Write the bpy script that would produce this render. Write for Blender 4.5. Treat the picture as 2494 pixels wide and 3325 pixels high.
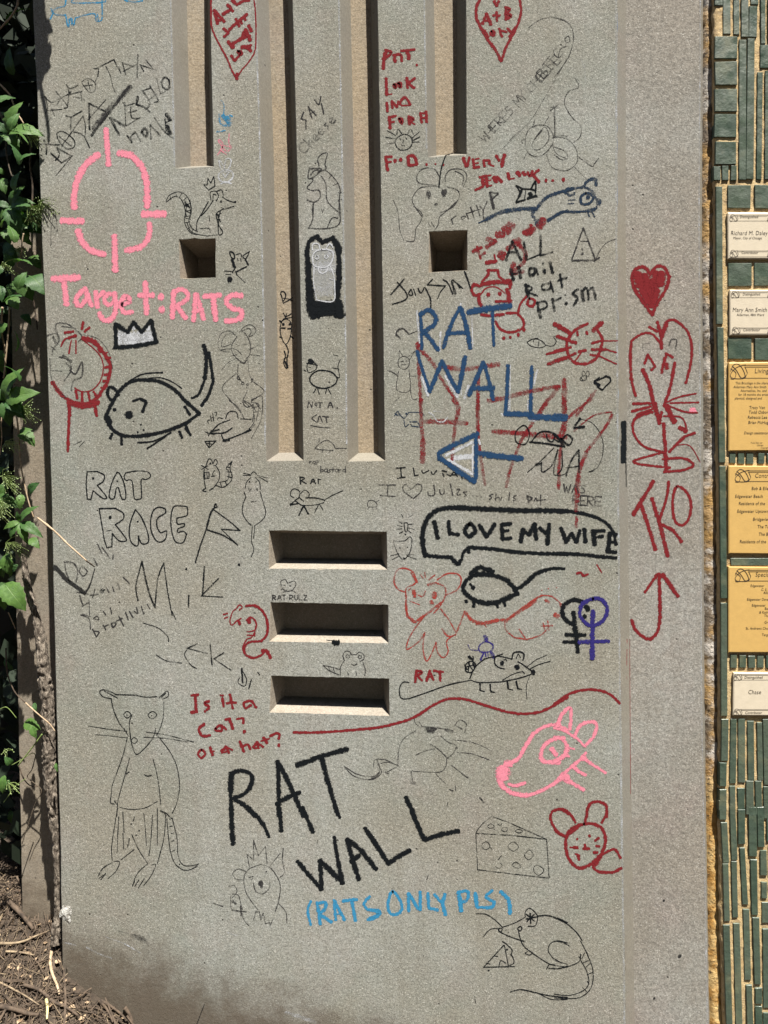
import bpy, bmesh, math, random
from mathutils import Vector, Matrix, noise as mnoise
from mathutils.geometry import tessellate_polygon
R = math.radians
scene = bpy.context.scene
for o in list(bpy.data.objects): bpy.data.objects.remove(o)
random.seed(7)

# ------------------------------------------------------------------ camera, light, exposure
W0, H0, F0 = 2494.0, 3325.0, 2217.0          # photograph size and focal length in its pixels
CAM = Vector((0.0, -1.475, 0.0))
YAW, PITCH, ROLL = R(3.2), R(-1.6), R(-0.9)
ROT = (Matrix.Rotation(YAW, 3, 'Z') @ Matrix.Rotation(R(90) + PITCH, 3, 'X') @ Matrix.Rotation(ROLL, 3, 'Z'))
cd = bpy.data.cameras.new('camera'); cam = bpy.data.objects.new('camera', cd)
scene.collection.objects.link(cam); scene.camera = cam
cam.matrix_world = Matrix.Translation(CAM) @ ROT.to_4x4()
cd.sensor_fit = 'VERTICAL'; cd.sensor_height = 24.0; cd.lens = 24.0 * F0 / H0
cd.clip_start = 0.05; cd.clip_end = 400

SUN = Vector((0.72, -1.0, 2.9)).normalized()   # towards the sun: up, in front of the wall and to the right
elev = math.asin(SUN.z); az = math.atan2(SUN.x, SUN.y)
world = bpy.data.worlds.new('World'); scene.world = world; world.use_nodes = True
wn = world.node_tree; bg = wn.nodes['Background']
sky = wn.nodes.new('ShaderNodeTexSky'); sky.sky_type = 'NISHITA'; sky.sun_disc = False
sky.sun_elevation = elev; sky.sun_rotation = az
wn.links.new(sky.outputs[0], bg.inputs[0]); bg.inputs[1].default_value = 0.05
sd = bpy.data.lights.new('sun', 'SUN'); sd.energy = 5.0; sd.angle = R(0.53); sd.color = (1.0, 0.95, 0.86)
sun = bpy.data.objects.new('sun', sd); scene.collection.objects.link(sun)
sun.rotation_euler = SUN.to_track_quat('Z', 'Y').to_euler(); sun.location = (2, -3, 6)
scene.view_settings.view_transform = 'Standard'; scene.view_settings.look = 'None'
scene.view_settings.gamma = 1.0; scene.view_settings.use_curve_mapping = False
scene.view_settings.exposure = 1.28
scene.cycles.transparent_max_bounces = 24; scene.cycles.diffuse_bounces = 1

# ------------------------------------------------------------------ helpers
def unproj(u, v, depth=0.0):
    """the point of the plane y=depth that stands at photograph position (u, v)"""
    d = ROT @ Vector(((u - W0/2)/F0, -(v - H0/2)/F0, -1.0))
    t = (depth - CAM.y)/d.y
    return CAM + d*t
def proj(p):
    q = ROT.transposed() @ (Vector(p) - CAM)
    return (W0/2 + F0*q.x/-q.z, H0/2 - F0*q.y/-q.z)
# enlarged excerpts of the photograph, in which positions were measured
COLS = {'1': (0, 2.5922), '2': (600, 2.5922), '3': (1200, 2.5922), '4': (1800, 2.3905)}
ROWS = {'1': 0, '2': 650, '3': 1300, '4': 1950, '5': 2625}
def tp(tile, x, y):
    x0, s = COLS[tile[1]]
    return x0 + x/s, ROWS[tile[0]] + y/s
def lerp(a, b, t): return a + (b - a)*t
def edge(tab, v):
    if v <= tab[0][1]: a, b = tab[0], tab[1]
    elif v >= tab[-1][1]: a, b = tab[-2], tab[-1]
    else:
        for a, b in zip(tab, tab[1:]):
            if a[1] <= v <= b[1]: break
    return a[0] + (b[0]-a[0])*(v-a[1])/(b[1]-a[1])

def link(name, mesh, mats, parent=None, smooth=False, **props):
    o = bpy.data.objects.new(name, mesh); scene.collection.objects.link(o)
    for m in (mats if isinstance(mats, (list, tuple)) else [mats]):
        if m is not None and len(mesh.materials) < (len(mats) if isinstance(mats, (list, tuple)) else 1): mesh.materials.append(m)
    if smooth:
        mesh.polygons.foreach_set('use_smooth', [True]*len(mesh.polygons))
    if parent:
        o.parent = parent; o.matrix_parent_inverse = Matrix.Translation(-parent.location)
    for k, v in props.items(): o[k] = v
    return o
def mesh_from(name, verts, faces):
    m = bpy.data.meshes.new(name); m.from_pydata([tuple(v) for v in verts], [], faces); m.update(); return m
def thing(name, label, cat, loc, group=None):
    o = bpy.data.objects.new(name, None); scene.collection.objects.link(o); o.location = loc
    o.empty_display_size = .05
    o['label'] = label; o['category'] = cat
    if group: o['group'] = group
    return o
def fix_normals(m):
    b = bmesh.new(); b.from_mesh(m); bmesh.ops.recalc_face_normals(b, faces=b.faces); b.to_mesh(m); b.free()

# ------------------------------------------------------------------ materials
class NT:
    def __init__(s, name):
        s.m = bpy.data.materials.new(name); s.m.use_nodes = True; s.t = s.m.node_tree
        s.b = s.t.nodes['Principled BSDF']; s.out = s.t.nodes['Material Output']
        g = s.t.nodes.new('ShaderNodeNewGeometry'); s.pos = g.outputs['Position']; s.geo = g
    def n(s, typ, **kw):
        x = s.t.nodes.new(typ)
        for k, v in kw.items(): setattr(x, k, v)
        return x
    def l(s, a, b): s.t.links.new(a, b)
    def noise(s, scale, detail=2, rough=.5, vec=None, dist=0):
        x = s.n('ShaderNodeTexNoise'); x.inputs['Scale'].default_value = scale
        x.inputs['Detail'].default_value = detail; x.inputs['Roughness'].default_value = rough
        x.inputs['Distortion'].default_value = dist
        s.l(vec if vec is not None else s.pos, x.inputs['Vector']); return x.outputs['Fac']
    def rng(s, val, a, b, c=0., d=1., smooth=False):
        x = s.n('ShaderNodeMapRange'); x.clamp = True
        if smooth: x.interpolation_type = 'SMOOTHSTEP'
        s.l(val, x.inputs[0])
        for i, q in enumerate((a, b, c, d)): x.inputs[i+1].default_value = q
        return x.outputs[0]
    def math(s, op, a, b=None, clamp=False):
        x = s.n('ShaderNodeMath', operation=op); x.use_clamp = clamp
        for i, q in enumerate((a, b)):
            if q is None: continue
            if isinstance(q, (int, float)): x.inputs[i].default_value = q
            else: s.l(q, x.inputs[i])
        return x.outputs[0]
    def mix(s, fac, a, b, mode='MIX'):
        x = s.n('ShaderNodeMix', data_type='RGBA', blend_type=mode)
        for i, q in ((0, fac), (6, a), (7, b)):
            if isinstance(q, (int, float)): x.inputs[i].default_value = q
            elif isinstance(q, tuple): x.inputs[i].default_value = (*q, 1)
            else: s.l(q, x.inputs[i])
        return x.outputs[2]
    def bump(s, h, strength, dist=.001, normal=None):
        x = s.n('ShaderNodeBump'); x.inputs['Strength'].default_value = strength
        x.inputs['Distance'].default_value = dist; s.l(h, x.inputs['Height'])
        if normal is not None: s.l(normal, x.inputs['Normal'])
        return x.outputs[0]
    def vor(s, scale, vec=None):
        x = s.n('ShaderNodeTexVoronoi'); x.inputs['Scale'].default_value = scale
        s.l(vec if vec is not None else s.pos, x.inputs['Vector']); return x
    def sep(s):
        x = s.n('ShaderNodeSeparateXYZ'); s.l(s.pos, x.inputs[0]); return x.outputs
def concrete(name, warm, cool, grain=1.0, speck=1.0, dirt=True, rel=1.0):
    k = NT(name)
    col = k.mix(k.rng(k.noise(3.2, 5, .6), .38, .62), warm, cool)
    col = k.mix(k.rng(k.noise(23, 4, .6), .35, .7, 0, .35), col, tuple(c*.80 for c in warm))
    col = k.mix(k.rng(k.noise(6.5, 5, .62), .50, .66, 0, .55), col, (warm[0]*1.02, warm[1]*.955, warm[2]*1.0))
    col = k.mix(k.rng(k.noise(4.1, 6, .7), .54, .70, 0, .35), col, (.19, .18, .155))
    # paler, cooler washed areas
    wash = k.math('MULTIPLY', k.rng(k.noise(1.7, 4, .6), .47, .60), k.rng(k.noise(60, 3, .7), .30, .62, .35, 1))
    col = k.mix(k.math('MULTIPLY', wash, .55*speck), col, (.355, .365, .350))
    # sand grains, light and dark
    g1 = k.noise(330, 3, .75)
    f = k.rng(k.math('ADD', k.math('MULTIPLY', g1, .6), k.math('MULTIPLY', k.noise(165, 2, .6), .4)), .36, .64, 1-.34*grain, 1+.34*grain)
    cm = k.n('ShaderNodeCombineColor'); [k.l(f, cm.inputs[i]) for i in range(3)]
    col = k.mix(1.0, col, cm.outputs[0], 'MULTIPLY')
    v = k.vor(430)
    cell = k.n('ShaderNodeSeparateColor'); k.l(v.outputs['Color'], cell.inputs[0])
    sp = k.math('MULTIPLY', k.rng(cell.outputs[0], .86, .90), k.rng(v.outputs['Distance'], .6, .3))
    col = k.mix(k.math('MULTIPLY', sp, .42*speck), col, (.80, .79, .74))
    sp2 = k.math('MULTIPLY', k.rng(cell.outputs[1], .84, .88), k.rng(v.outputs['Distance'], .55, .3))
    col = k.mix(k.math('MULTIPLY', sp2, .5*speck), col, (.08, .075, .065))
    v2 = k.vor(46); c2 = k.n('ShaderNodeSeparateColor'); k.l(v2.outputs['Color'], c2.inputs[0])
    pit = k.math('MULTIPLY', k.rng(c2.outputs[0], .93, .94), k.rng(v2.outputs['Distance'], .12, .07))
    col = k.mix(k.math('MULTIPLY', pit, .85), col, (.035, .033, .03))
    if dirt:
        x, y, z = k.sep()
        t = k.math('ADD', k.math('MULTIPLY', z, -1), -.93)
        t = k.math('SUBTRACT', t, k.math('MULTIPLY', k.math('ADD', x, .75), .30))
        t = k.math('ADD', k.math('MULTIPLY', t, 6.5), k.math('MULTIPLY', k.math('SUBTRACT', k.noise(14, 7, .72), .5), 2.0))
        t = k.rng(t, -.1, 1.15, 0, .86, True)
        col = k.mix(t, col, (.088, .067, .048))
        # rain streaks
        mp = k.n('ShaderNodeMapping'); mp.inputs['Scale'].default_value = (30, 30, 1.6); k.l(k.pos, mp.inputs[0])
        st = k.noise(1, 3, .6, mp.outputs[0])
        col = k.mix(k.rng(st, .52, .8, 0, .28), col, (.17, .15, .12))
    k.l(col, k.b.inputs['Base Color']); k.b.inputs['Roughness'].default_value = .9
    k.b.inputs['Specular IOR Level'].default_value = .25
    h = k.math('ADD', k.math('MULTIPLY', g1, 1.0), k.math('MULTIPLY', k.noise(90, 3, .6), 1.3))
    h = k.math('SUBTRACT', h, k.math('MULTIPLY', pit, 1.5))
    k.l(k.bump(h, .55*rel, .0011), k.b.inputs['Normal'])
    return k.m
M = {}
M['face'] = concrete('grey_sandblasted_concrete', (.268, .256, .216), (.234, .248, .219))
M['groove'] = concrete('beige_groove_concrete', (.34, .275, .195), (.30, .255, .195), .7, .4)
M['slot'] = concrete('slot_concrete', (.215, .185, .145), (.20, .175, .14), .5, .3, False)  # floors of slots and squares coloured darker to stand in for shade
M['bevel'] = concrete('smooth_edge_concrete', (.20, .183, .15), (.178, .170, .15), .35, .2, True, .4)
M['band'] = concrete('weathered_band_concrete', (.270, .246, .214), (.246, .238, .214), .9, .9)
M['post'] = concrete('post_concrete', (.27, .225, .17), (.24, .21, .17), .6, .3)
def paint(color, cov, key):
    k = NT('paint_' + key)
    uv = k.n('ShaderNodeUVMap'); uv.uv_map = 'UVMap'
    sx = k.n('ShaderNodeSeparateXYZ'); k.l(uv.outputs[0], sx.inputs[0])
    e = k.math('SUBTRACT', 1, k.math('ABSOLUTE', k.math('SUBTRACT', k.math('MULTIPLY', sx.outputs[1], 2), 1)))
    n1 = k.noise(360, 3, .75); n2 = k.noise(1100, 2, .6); n3 = k.noise(42, 2, .5)
    nn = k.math('ADD', k.math('MULTIPLY', n1, .62), k.math('MULTIPLY', n2, .38))
    nn = k.math('ADD', nn, k.math('MULTIPLY', k.math('SUBTRACT', n3, .5), .62))
    thr = .76 - .50*cov
    a = k.rng(nn, thr-.10, thr+.08)
    a = k.math('MAXIMUM', a, max(0.0, cov*.62-.05))
    ne = k.math('ADD', k.math('MULTIPLY', k.math('SUBTRACT', n1, .5), 1.3), k.math('MULTIPLY', k.math('SUBTRACT', k.noise(150, 3, .7), .5), 1.5))
    ee = k.rng(k.math('ADD', e, ne), .08, .40)
    a = k.math('MULTIPLY', a, ee, True)
    c = k.mix(k.rng(n1, .3, .7), tuple(q*.82 for q in color), tuple(min(.9, q*1.15) for q in color))
    k.l(c, k.b.inputs['Base Color']); k.b.inputs['Roughness'].default_value = .9
    k.b.inputs['Specular IOR Level'].default_value = .06
    k.l(k.bump(k.math('ADD', n1, k.noise(90, 3, .6)), .4, .0009), k.b.inputs['Normal'])
    k.l(a, k.b.inputs['Alpha'])
    return k.m
PAINTS = {}
COLORS = dict(pink=(.72, .24, .32), red=(.185, .020, .024), black=(.008, .010, .012), blue=(.020, .055, .125), sky=(.04, .23, .42),
              white=(.50, .52, .56), purple=(.032, .026, .16), pencil=(.035, .034, .036), navy=(.02, .036, .065), coral=(.30, .05, .04))
def get_paint(col, cov):
    key = '%s_%d' % (col, round(cov*100))
    if key not in PAINTS: PAINTS[key] = paint(COLORS[col], cov, key)
    return PAINTS[key]

# ------------------------------------------------------------------ the concrete panel
LEFT = [(107,-100),(109,30),(120,251),(138,766),(152,1074),(161,1339),(170,1647),(177,1994),(181,2143),(189,2451),(196,2655),(202.5,3011),(205,3165),(214,3700)]
E1 = [(2005,0),(2005,700),(2009,1319),(2012,1718),(2018,2326),(2030,3169),(2033,3400)]
E2 = [(2032,0),(2032,700),(2037,1500),(2047,2300),(2059,3169),(2062,3400)]
E3 = [(2277,0),(2273,700),(2277,1500),(2281,2300),(2292,2900),(2300,3325)]
E4 = [(2288,0),(2285,700),(2289,1500),(2293,2300),(2301,2900),(2308,3325)]
DB, D4 = 0.020, 0.024           # depths of the set back band and of its far edge
GD = 0.038                      # depth of the long grooves
TOP, BOT = -420, 3900
panel = thing('concrete_wall', 'tall grey concrete panel with grooves and slots, covered with rat graffiti', 'wall', tuple(unproj(1150, 3600)))
HOLES = {
 'a': dict(kind='groove', L=[(553,TOP+90),(557.5,0),(569,463),(570,547)], Rr=[(681,TOP+90),(683,0),(694.5,536),(695,542)], d=.038, b=(.0205,.018,.005,.0215)),
 'b': dict(kind='groove', L=[(821,TOP+90),(831.5,0),(841,270),(847,463),(851,656),(857,920),(864,1267),(865,1498)], Rr=[(942,TOP+90),(951,0),(968,617),(980,1113),(986,1496)], d=GD, b=(.0195,.018,.008,.0205)),
 'c': dict(kind='groove', L=[(1094,TOP+90),(1103.5,0),(1111,347),(1116,617),(1126,1113),(1130,1499)], Rr=[(1219,TOP+90),(1227,0),(1238,617),(1246,1113),(1251,1497)], d=GD, b=(.0195,.018,.008,.0205)),
 'd': dict(kind='groove', L=[(1376,TOP+90),(1381,0),(1389,505),(1389,511)], Rr=[(1512,TOP+90),(1514.5,0),(1516,495),(1516,502)], d=.038, b=(.0195,.019,.005,.0215)),
 'e': dict(kind='square', L=[(581,777),(585,905)], Rr=[(700,774),(701,901)], d=.070, b=(.018,.010,.016,.010)),
 'f': dict(kind='square', L=[(1393,751),(1392,885)], Rr=[(1518,747),(1518,878)], d=.075, b=(.018,.010,.018,.016)),
 'g': dict(kind='slot', L=[(873,1722),(873,1846)], Rr=[(1256,1726),(1258,1850)], d=.055, b=(.022,.016,.010,.018)),
 'h': dict(kind='slot', L=[(878,1955),(875,2083)], Rr=[(1261,1963),(1262,2089)], d=.055, b=(.022,.016,.010,.018)),
 'i': dict(kind='slot', L=[(880,2194),(875,2313)], Rr=[(1264,2203),(1265,2325)], d=.055, b=(.022,.016,.010,.020)),
}
def jit(p, amp=.0007, f=70):
    n = mnoise.noise_vector(Vector(p)*f)
    return Vector((p[0]+n.x*amp, p[1], p[2]+n.z*amp))
def subdiv(loop, step):
    out = []
    for a, b in zip(loop, loop[1:]+loop[:1]):
        n = max(1, int((b-a).length/step))
        out += [a.lerp(b, i/n) for i in range(n)]
    return out
hole_loops = []
for key, h in HOLES.items():
    L = [unproj(*q) for q in h['L']]; Rr = [unproj(*q) for q in h['Rr']]
    # keep corner indices: TL ... BL (left side down) then BR ... TR (right side up)
    def side(pts):
        out = []
        for a, b in zip(pts, pts[1:]):
            n = max(1, int((b-a).length/.011)); out += [a.lerp(b, i/n) for i in range(n)]
        return out + [pts[-1]]
    sl = side(L); sr = side(Rr)[::-1]
    sb = side([L[-1], Rr[-1]])[1:-1]; st = side([Rr[0], L[0]])[1:-1]
    loop = sl + sb + sr + st
    bl, bR, bt, bb = h['b']
    z0, z1 = L[0].z, L[-1].z
    xl = lambda z, L=L: edge([(p.x, -p.z) for p in L], -z)
    xr = lambda z, Rr=Rr: edge([(p.x, -p.z) for p in Rr], -z)
    zt = (L[0].z+Rr[0].z)/2; zb = (L[-1].z+Rr[-1].z)/2
    outer, mid, inner = [], [], []
    cc = sum(loop, Vector())/len(loop)
    for p in loop:
        z = p.z
        q = jit(p, .0011, 110)
        cn = mnoise.noise(Vector((p.x*38, 5, p.z*38)))
        if cn > .42: q += (cc-p).normalized()*-(cn-.42)*.012
        outer.append(q)
        a, b = xl(z), xr(z)
        def shrink(fr, dep):
            ux = (p.x-a)/max(1e-6, b-a)
            # top and bottom lines may tilt
            tz = lerp(L[0].z, Rr[0].z, ux); bz = lerp(L[-1].z, Rr[-1].z, ux)
            uz = (p.z-bz)/max(1e-6, tz-bz)
            nz = lerp(bz+bb*fr, tz-bt*fr, uz)
            aa, b2 = xl(nz)+bl*fr, xr(nz)-bR*fr
            return Vector((lerp(aa, b2, ux), dep, nz))
        m_ = shrink(.07, h['d']*.035); mid.append(m_)
        inner.append(shrink(1.0, h['d']))
    hole_loops.append(outer)
    n = len(loop)
    vs = outer + mid + inner
    fs = []
    for r_ in range(2):
        for i in range(n):
            j = (i+1) % n
            fs.append((r_*n+i, r_*n+j, (r_+1)*n+j, (r_+1)*n+i))
    floor = [2*n+i for i in range(n)]
    tri = tessellate_polygon([[Vector((v.x, v.z, 0)) for v in inner]])
    nf = len(fs)
    fs += [tuple(2*n+i for i in t) for t in tri]
    mesh = mesh_from('recess', vs, fs)
    nm = {'groove': 'vertical_groove', 'square': 'square_recess', 'slot': 'slot_recess'}[h['kind']]
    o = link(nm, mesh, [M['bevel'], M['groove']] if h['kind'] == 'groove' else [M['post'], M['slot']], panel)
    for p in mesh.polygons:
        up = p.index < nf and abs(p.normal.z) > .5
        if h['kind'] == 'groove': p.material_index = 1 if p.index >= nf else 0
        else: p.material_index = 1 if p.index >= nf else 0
    b = bmesh.new(); b.from_mesh(mesh); bmesh.ops.recalc_face_normals(b, faces=b.faces)
    # a recess must face the viewer
    s = sum(f.normal.y for f in b.faces if f.index >= nf)
    if s > 0: bmesh.ops.reverse_faces(b, faces=b.faces)
    b.to_mesh(mesh); b.free()
# front face with the openings left out
rows = list(range(TOP, BOT, 55)) + [BOT]
lft = [jit(unproj(edge(LEFT, v), v), .0012, 35) for v in rows]
rgt = [jit(unproj(edge(E1, v), v), .0012, 60) for v in rows]
outer = lft + rgt[::-1]
polys = [[Vector((p.x, p.z, 0)) for p in outer]] + [[Vector((p.x, p.z, 0)) for p in lp] for lp in hole_loops]
allv = outer + [p for lp in hole_loops for p in lp]
tris = tessellate_polygon(polys)
me = mesh_from('face', [(p.x, 0, p.z) for p in allv], [tuple(t) for t in tris])
fix_normals(me)
if sum(p.normal.y for p in me.polygons) > 0: me.flip_normals()
link('front_face', me, M['face'], panel)
# left return of the panel
vs, fs = [], []
for i, v in enumerate(rows):
    p = lft[i]; vs += [Vector((p.x, 0, p.z)), Vector((p.x-.0025, .003, p.z)), Vector((p.x-.0025, .16, p.z))]
for i in range(len(rows)-1):
    for j in range(2): fs.append((3*i+j, 3*i+j+1, 3*i+j+4, 3*i+j+3))
link('side_return', mesh_from('side', vs, fs), M['face'], panel)
# the bevel and the set back band on the right
def strip(name, cols, mat, seed=0):
    vs, fs = [], []; n = len(cols)
    rr = list(range(TOP, BOT, 22))
    for v in rr:
        for (tab, dep, am) in cols:
            p = unproj(edge(tab, v), v, dep) if tab is not None else None
            vs.append(jit(p, am, 90))
    for i in range(len(rr)-1):
        for j in range(n-1): fs.append((n*i+j, n*i+j+1, n*(i+1)+j+1, n*(i+1)+j))
    m = mesh_from(name, vs, fs)
    fix_normals(m)
    if sum(p.normal.y for p in m.polygons) > 0: m.flip_normals()
    return link(name, m, mat, panel)
E1b = [(u+1.5, v) for u, v in E1]
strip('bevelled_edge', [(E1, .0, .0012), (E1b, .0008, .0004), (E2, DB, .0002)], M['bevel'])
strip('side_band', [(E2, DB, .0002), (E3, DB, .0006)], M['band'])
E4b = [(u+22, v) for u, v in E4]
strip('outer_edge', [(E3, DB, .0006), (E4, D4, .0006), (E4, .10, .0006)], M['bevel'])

def surf(u, v):
    e1, e2 = edge(E1, v), edge(E2, v)
    if u > e2: return DB
    if u > e1: return DB*(u-e1)/(e2-e1)
    for h in HOLES.values():
        if h['kind'] == 'groove' and v < h['L'][-1][1]-10:
            a, b = edge(h['L'], v), edge(h['Rr'], v)
            if a < u < b:
                p = unproj(u, v, h['d']).x; A = unproj(a, v).x; B = unproj(b, v).x
                bl, br = h['b'][0], h['b'][1]
                if u > b-16: return 0.0
                if p < A+bl: return h['d']*max(0, (p-A)/bl)*.98
                if p > B-br: return h['d']*max(0, (B-p)/br)*.98
                return h['d']
    return 0.0
# ------------------------------------------------------------------ hand drawn strokes on the concrete
GL = {
'A':'0,0 .4,1 .8,0;.15,.38 .65,.38','B':'0,0 0,1;0,1 .55,.9 .5,.6 0,.52;0,.52 .7,.4 .6,.05 0,0','C':'.75,.85 .4,1 .05,.6 .15,.1 .7,.08',
'D':'0,0 0,1 .6,.8 .65,.3 0,0','E':'.65,1 0,1;0,1 0,0;0,0 .65,0;0,.5 .5,.5','F':'.65,1 0,1;0,1 0,0;0,.5 .5,.5','G':'.7,.85 .3,1 0,.5 .25,0 .7,.1 .7,.45 .4,.45',
'H':'0,0 0,1;.65,0 .65,1;0,.5 .65,.5','I':'.2,0 .2,1;0,1 .4,1;0,0 .4,0','J':'.5,1 .5,.2 .25,0 0,.2','K':'0,0 0,1;.6,1 0,.45;0,.45 .65,0','L':'0,1 0,0;0,0 .6,0',
'M':'0,0 .1,1;.1,1 .4,.4;.4,.4 .7,1;.7,1 .8,0','N':'0,0 0,1;0,1 .6,0;.6,0 .6,1','O':'.35,1 0,.6 .1,.1 .45,0 .7,.4 .6,.9 .35,1','P':'0,0 0,1;0,1 .6,.9 .5,.5 0,.45',
'Q':'.35,1 0,.6 .1,.1 .45,0 .7,.4 .6,.9 .35,1;.4,.3 .75,-.1','R':'0,0 0,1;0,1 .6,.9 .5,.55 0,.48;.1,.48 .65,0','S':'.6,.9 .25,1 .1,.75 .5,.45 .5,.1 .05,.05',
'T':'0,1 .7,1;.35,1 .35,0','U':'0,1 .05,.2 .35,0 .6,.2 .65,1','V':'0,1 .3,0;.3,0 .65,1','W':'0,1 .2,0;.2,0 .42,.7;.42,.7 .62,0;.62,0 .85,1','X':'0,1 .6,0;.6,1 0,0',
'Y':'0,1 .3,.5;.65,1 .3,.5;.3,.5 .3,0','Z':'0,1 .6,1;.6,1 0,0;0,0 .6,0','.':'.1,0 .12,.04','?':'0,.85 .3,1 .5,.75 .25,.45 .25,.3;.25,0 .26,.04','!':'.1,1 .1,.3;.1,0 .11,.04',"'":'.1,1 .08,.8',',':'.1,.1 .05,-.15',
'a':'.5,.5 .1,.5 0,.2 .2,0 .5,.2;.5,.55 .55,0','b':'0,1 0,0;0,.4 .35,.5 .45,.2 0,.05','c':'.5,.5 .1,.45 .05,.1 .5,.05','d':'.5,1 .5,0;.5,.4 .1,.5 .05,.1 .5,.1','e':'0,.3 .45,.3 .3,.55 .02,.35 .1,.02 .45,.05',
'f':'.5,.95 .25,.9 .2,0;0,.5 .4,.5','g':'.5,.5 .1,.5 .05,.15 .5,.15;.5,.5 .5,-.3 .1,-.35','h':'0,1 0,0;0,.4 .35,.5 .4,0','i':'.1,.5 .1,0;.1,.75 .11,.78','j':'.3,.5 .3,-.2 0,-.3','k':'0,1 0,0;.4,.5 0,.25;0,.25 .4,0','l':'.1,1 .1,0',
'm':'0,.5 0,0;0,.4 .25,.5 .3,0;.3,.4 .55,.5 .6,0','n':'0,.5 0,0;0,.4 .35,.5 .4,0','o':'.25,.5 0,.3 .15,0 .45,.15 .25,.5','p':'0,.5 0,-.4;0,.45 .4,.45 .35,.05 0,.05','r':'0,.5 0,0;0,.35 .35,.5','s':'.4,.5 .1,.45 .35,.2 .05,0',
't':'.2,.9 .2,0;0,.5 .45,.5','u':'0,.5 .05,.05 .4,.05;.45,.5 .45,0','v':'0,.5 .2,0;.2,0 .45,.5','w':'0,.5 .15,0;.15,0 .3,.4;.3,.4 .45,0;.45,0 .6,.5','y':'0,.5 .25,.1;.5,.5 .1,-.4','z':'0,.5 .4,.5;.4,.5 0,0;0,0 .4,0','x':'0,.5 .4,0;.4,.5 0,0',
'(':'.3,1.1 .05,.5 .3,-.1',')':'.0,1.1 .3,.5 .0,-.1','<':'.0,.6 .25,.9 .45,.65 .65,.9 .9,.6 .45,0 0,.6','&':'.6,0 .1,.8 .35,1 .45,.75 .05,.25 .3,0 .65,.4','+':'.3,.8 .3,.2;0,.5 .6,.5'}
def crom(pts, closed=False, sub=7):
    if len(pts) < 3: return pts
    P = ([pts[-1]] + pts + [pts[0], pts[1]]) if closed else ([pts[0]] + pts + [pts[-1]])
    out = []
    for i in range(1, len(P)-2):
        p0, p1, p2, p3 = P[i-1], P[i], P[i+1], P[i+2]
        for k in range(sub):
            t = k/sub; t2 = t*t; t3 = t2*t
            out.append(tuple(.5*((2*p1[c]) + (-p0[c]+p2[c])*t + (2*p0[c]-5*p1[c]+4*p2[c]-p3[c])*t2 + (-p0[c]+3*p1[c]-3*p2[c]+p3[c])*t3) for c in (0, 1)))
    out.append(P[-2])
    return out
LAYER = [0]
class Ink:
    def __init__(s): s.v = []; s.f = []; s.uv = []
    def ribbon(s, path, w, base=0.0):
        """path in photograph pixels, w the pen width in the same"""
        LAYER[0] += 1
        lift = .0001 + ((LAYER[0]*.6180339) % 1)*.0003 + base
        L = [0.0]
        for a, b in zip(path, path[1:]): L.append(L[-1] + math.hypot(b[0]-a[0], b[1]-a[1]))
        tot = L[-1]
        r = w/2
        if tot < 1e-3: path = [path[0], (path[0][0]+.01, path[0][1])]; L = [0, .01]; tot = .01
        # round ends: extend the path by half the pen width
        def at(d):
            if d <= 0:
                a, b = path[0], path[1]; t = d/max(1e-6, L[1]); return (a[0]+(b[0]-a[0])*t, a[1]+(b[1]-a[1])*t)
            if d >= tot:
                a, b = path[-2], path[-1]; q = max(1e-6, L[-1]-L[-2]); t = (d-L[-2])/q; return (a[0]+(b[0]-a[0])*t, a[1]+(b[1]-a[1])*t)
            lo, hi = 0, len(L)-1
            while hi-lo > 1:
                md = (lo+hi)//2
                if L[md] <= d: lo = md
                else: hi = md
            q = L[hi]-L[lo]; t = (d-L[lo])/max(1e-6, q); a, b = path[lo], path[hi]
            return (a[0]+(b[0]-a[0])*t, a[1]+(b[1]-a[1])*t)
        step = max(2.2, w*.35)
        n = max(2, int(tot/step))
        ext = r*.75
        ds = [-ext, -ext*.85, -ext*.5] + [tot*i/n for i in range(n+1)] + [tot+ext*.5, tot+ext*.85, tot+ext]
        m0 = len(s.v); seed = LAYER[0]*3.7
        for d in ds:
            c = at(d); a, b = at(d-step*.6), at(d+step*.6)
            tx, ty = b[0]-a[0], b[1]-a[1]; q = math.hypot(tx, ty) or 1
            nx, ny = -ty/q, tx/q
            g = 0 if d < 0 or d > tot else 1
            o = max(0, -d, d-tot)/ext
            hw = r*(1.28 if w > 7.5 else 1.03)*(math.sqrt(max(0.02, 1-min(1, o)**2)))*(1 + .24*mnoise.noise((d*.06, seed, 0)))*1.08
            dx = .12*r*mnoise.noise((d*.1, seed, 9))
            for sgn, vv in ((-1, 0), (1, 1)):
                u, v = c[0]+nx*(hw*sgn+dx), c[1]+ny*(hw*sgn+dx)
                dep = surf(u, v) if edge(E1, v) < c[0] < edge(E2, v) else surf(c[0], c[1])
                p = unproj(u, v, dep); p.y -= lift
                s.v.append(p); s.uv.append((d/50, vv))
        for i in range(len(ds)-1):
            k = m0+2*i; s.f.append((k, k+2, k+3, k+1))
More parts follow.
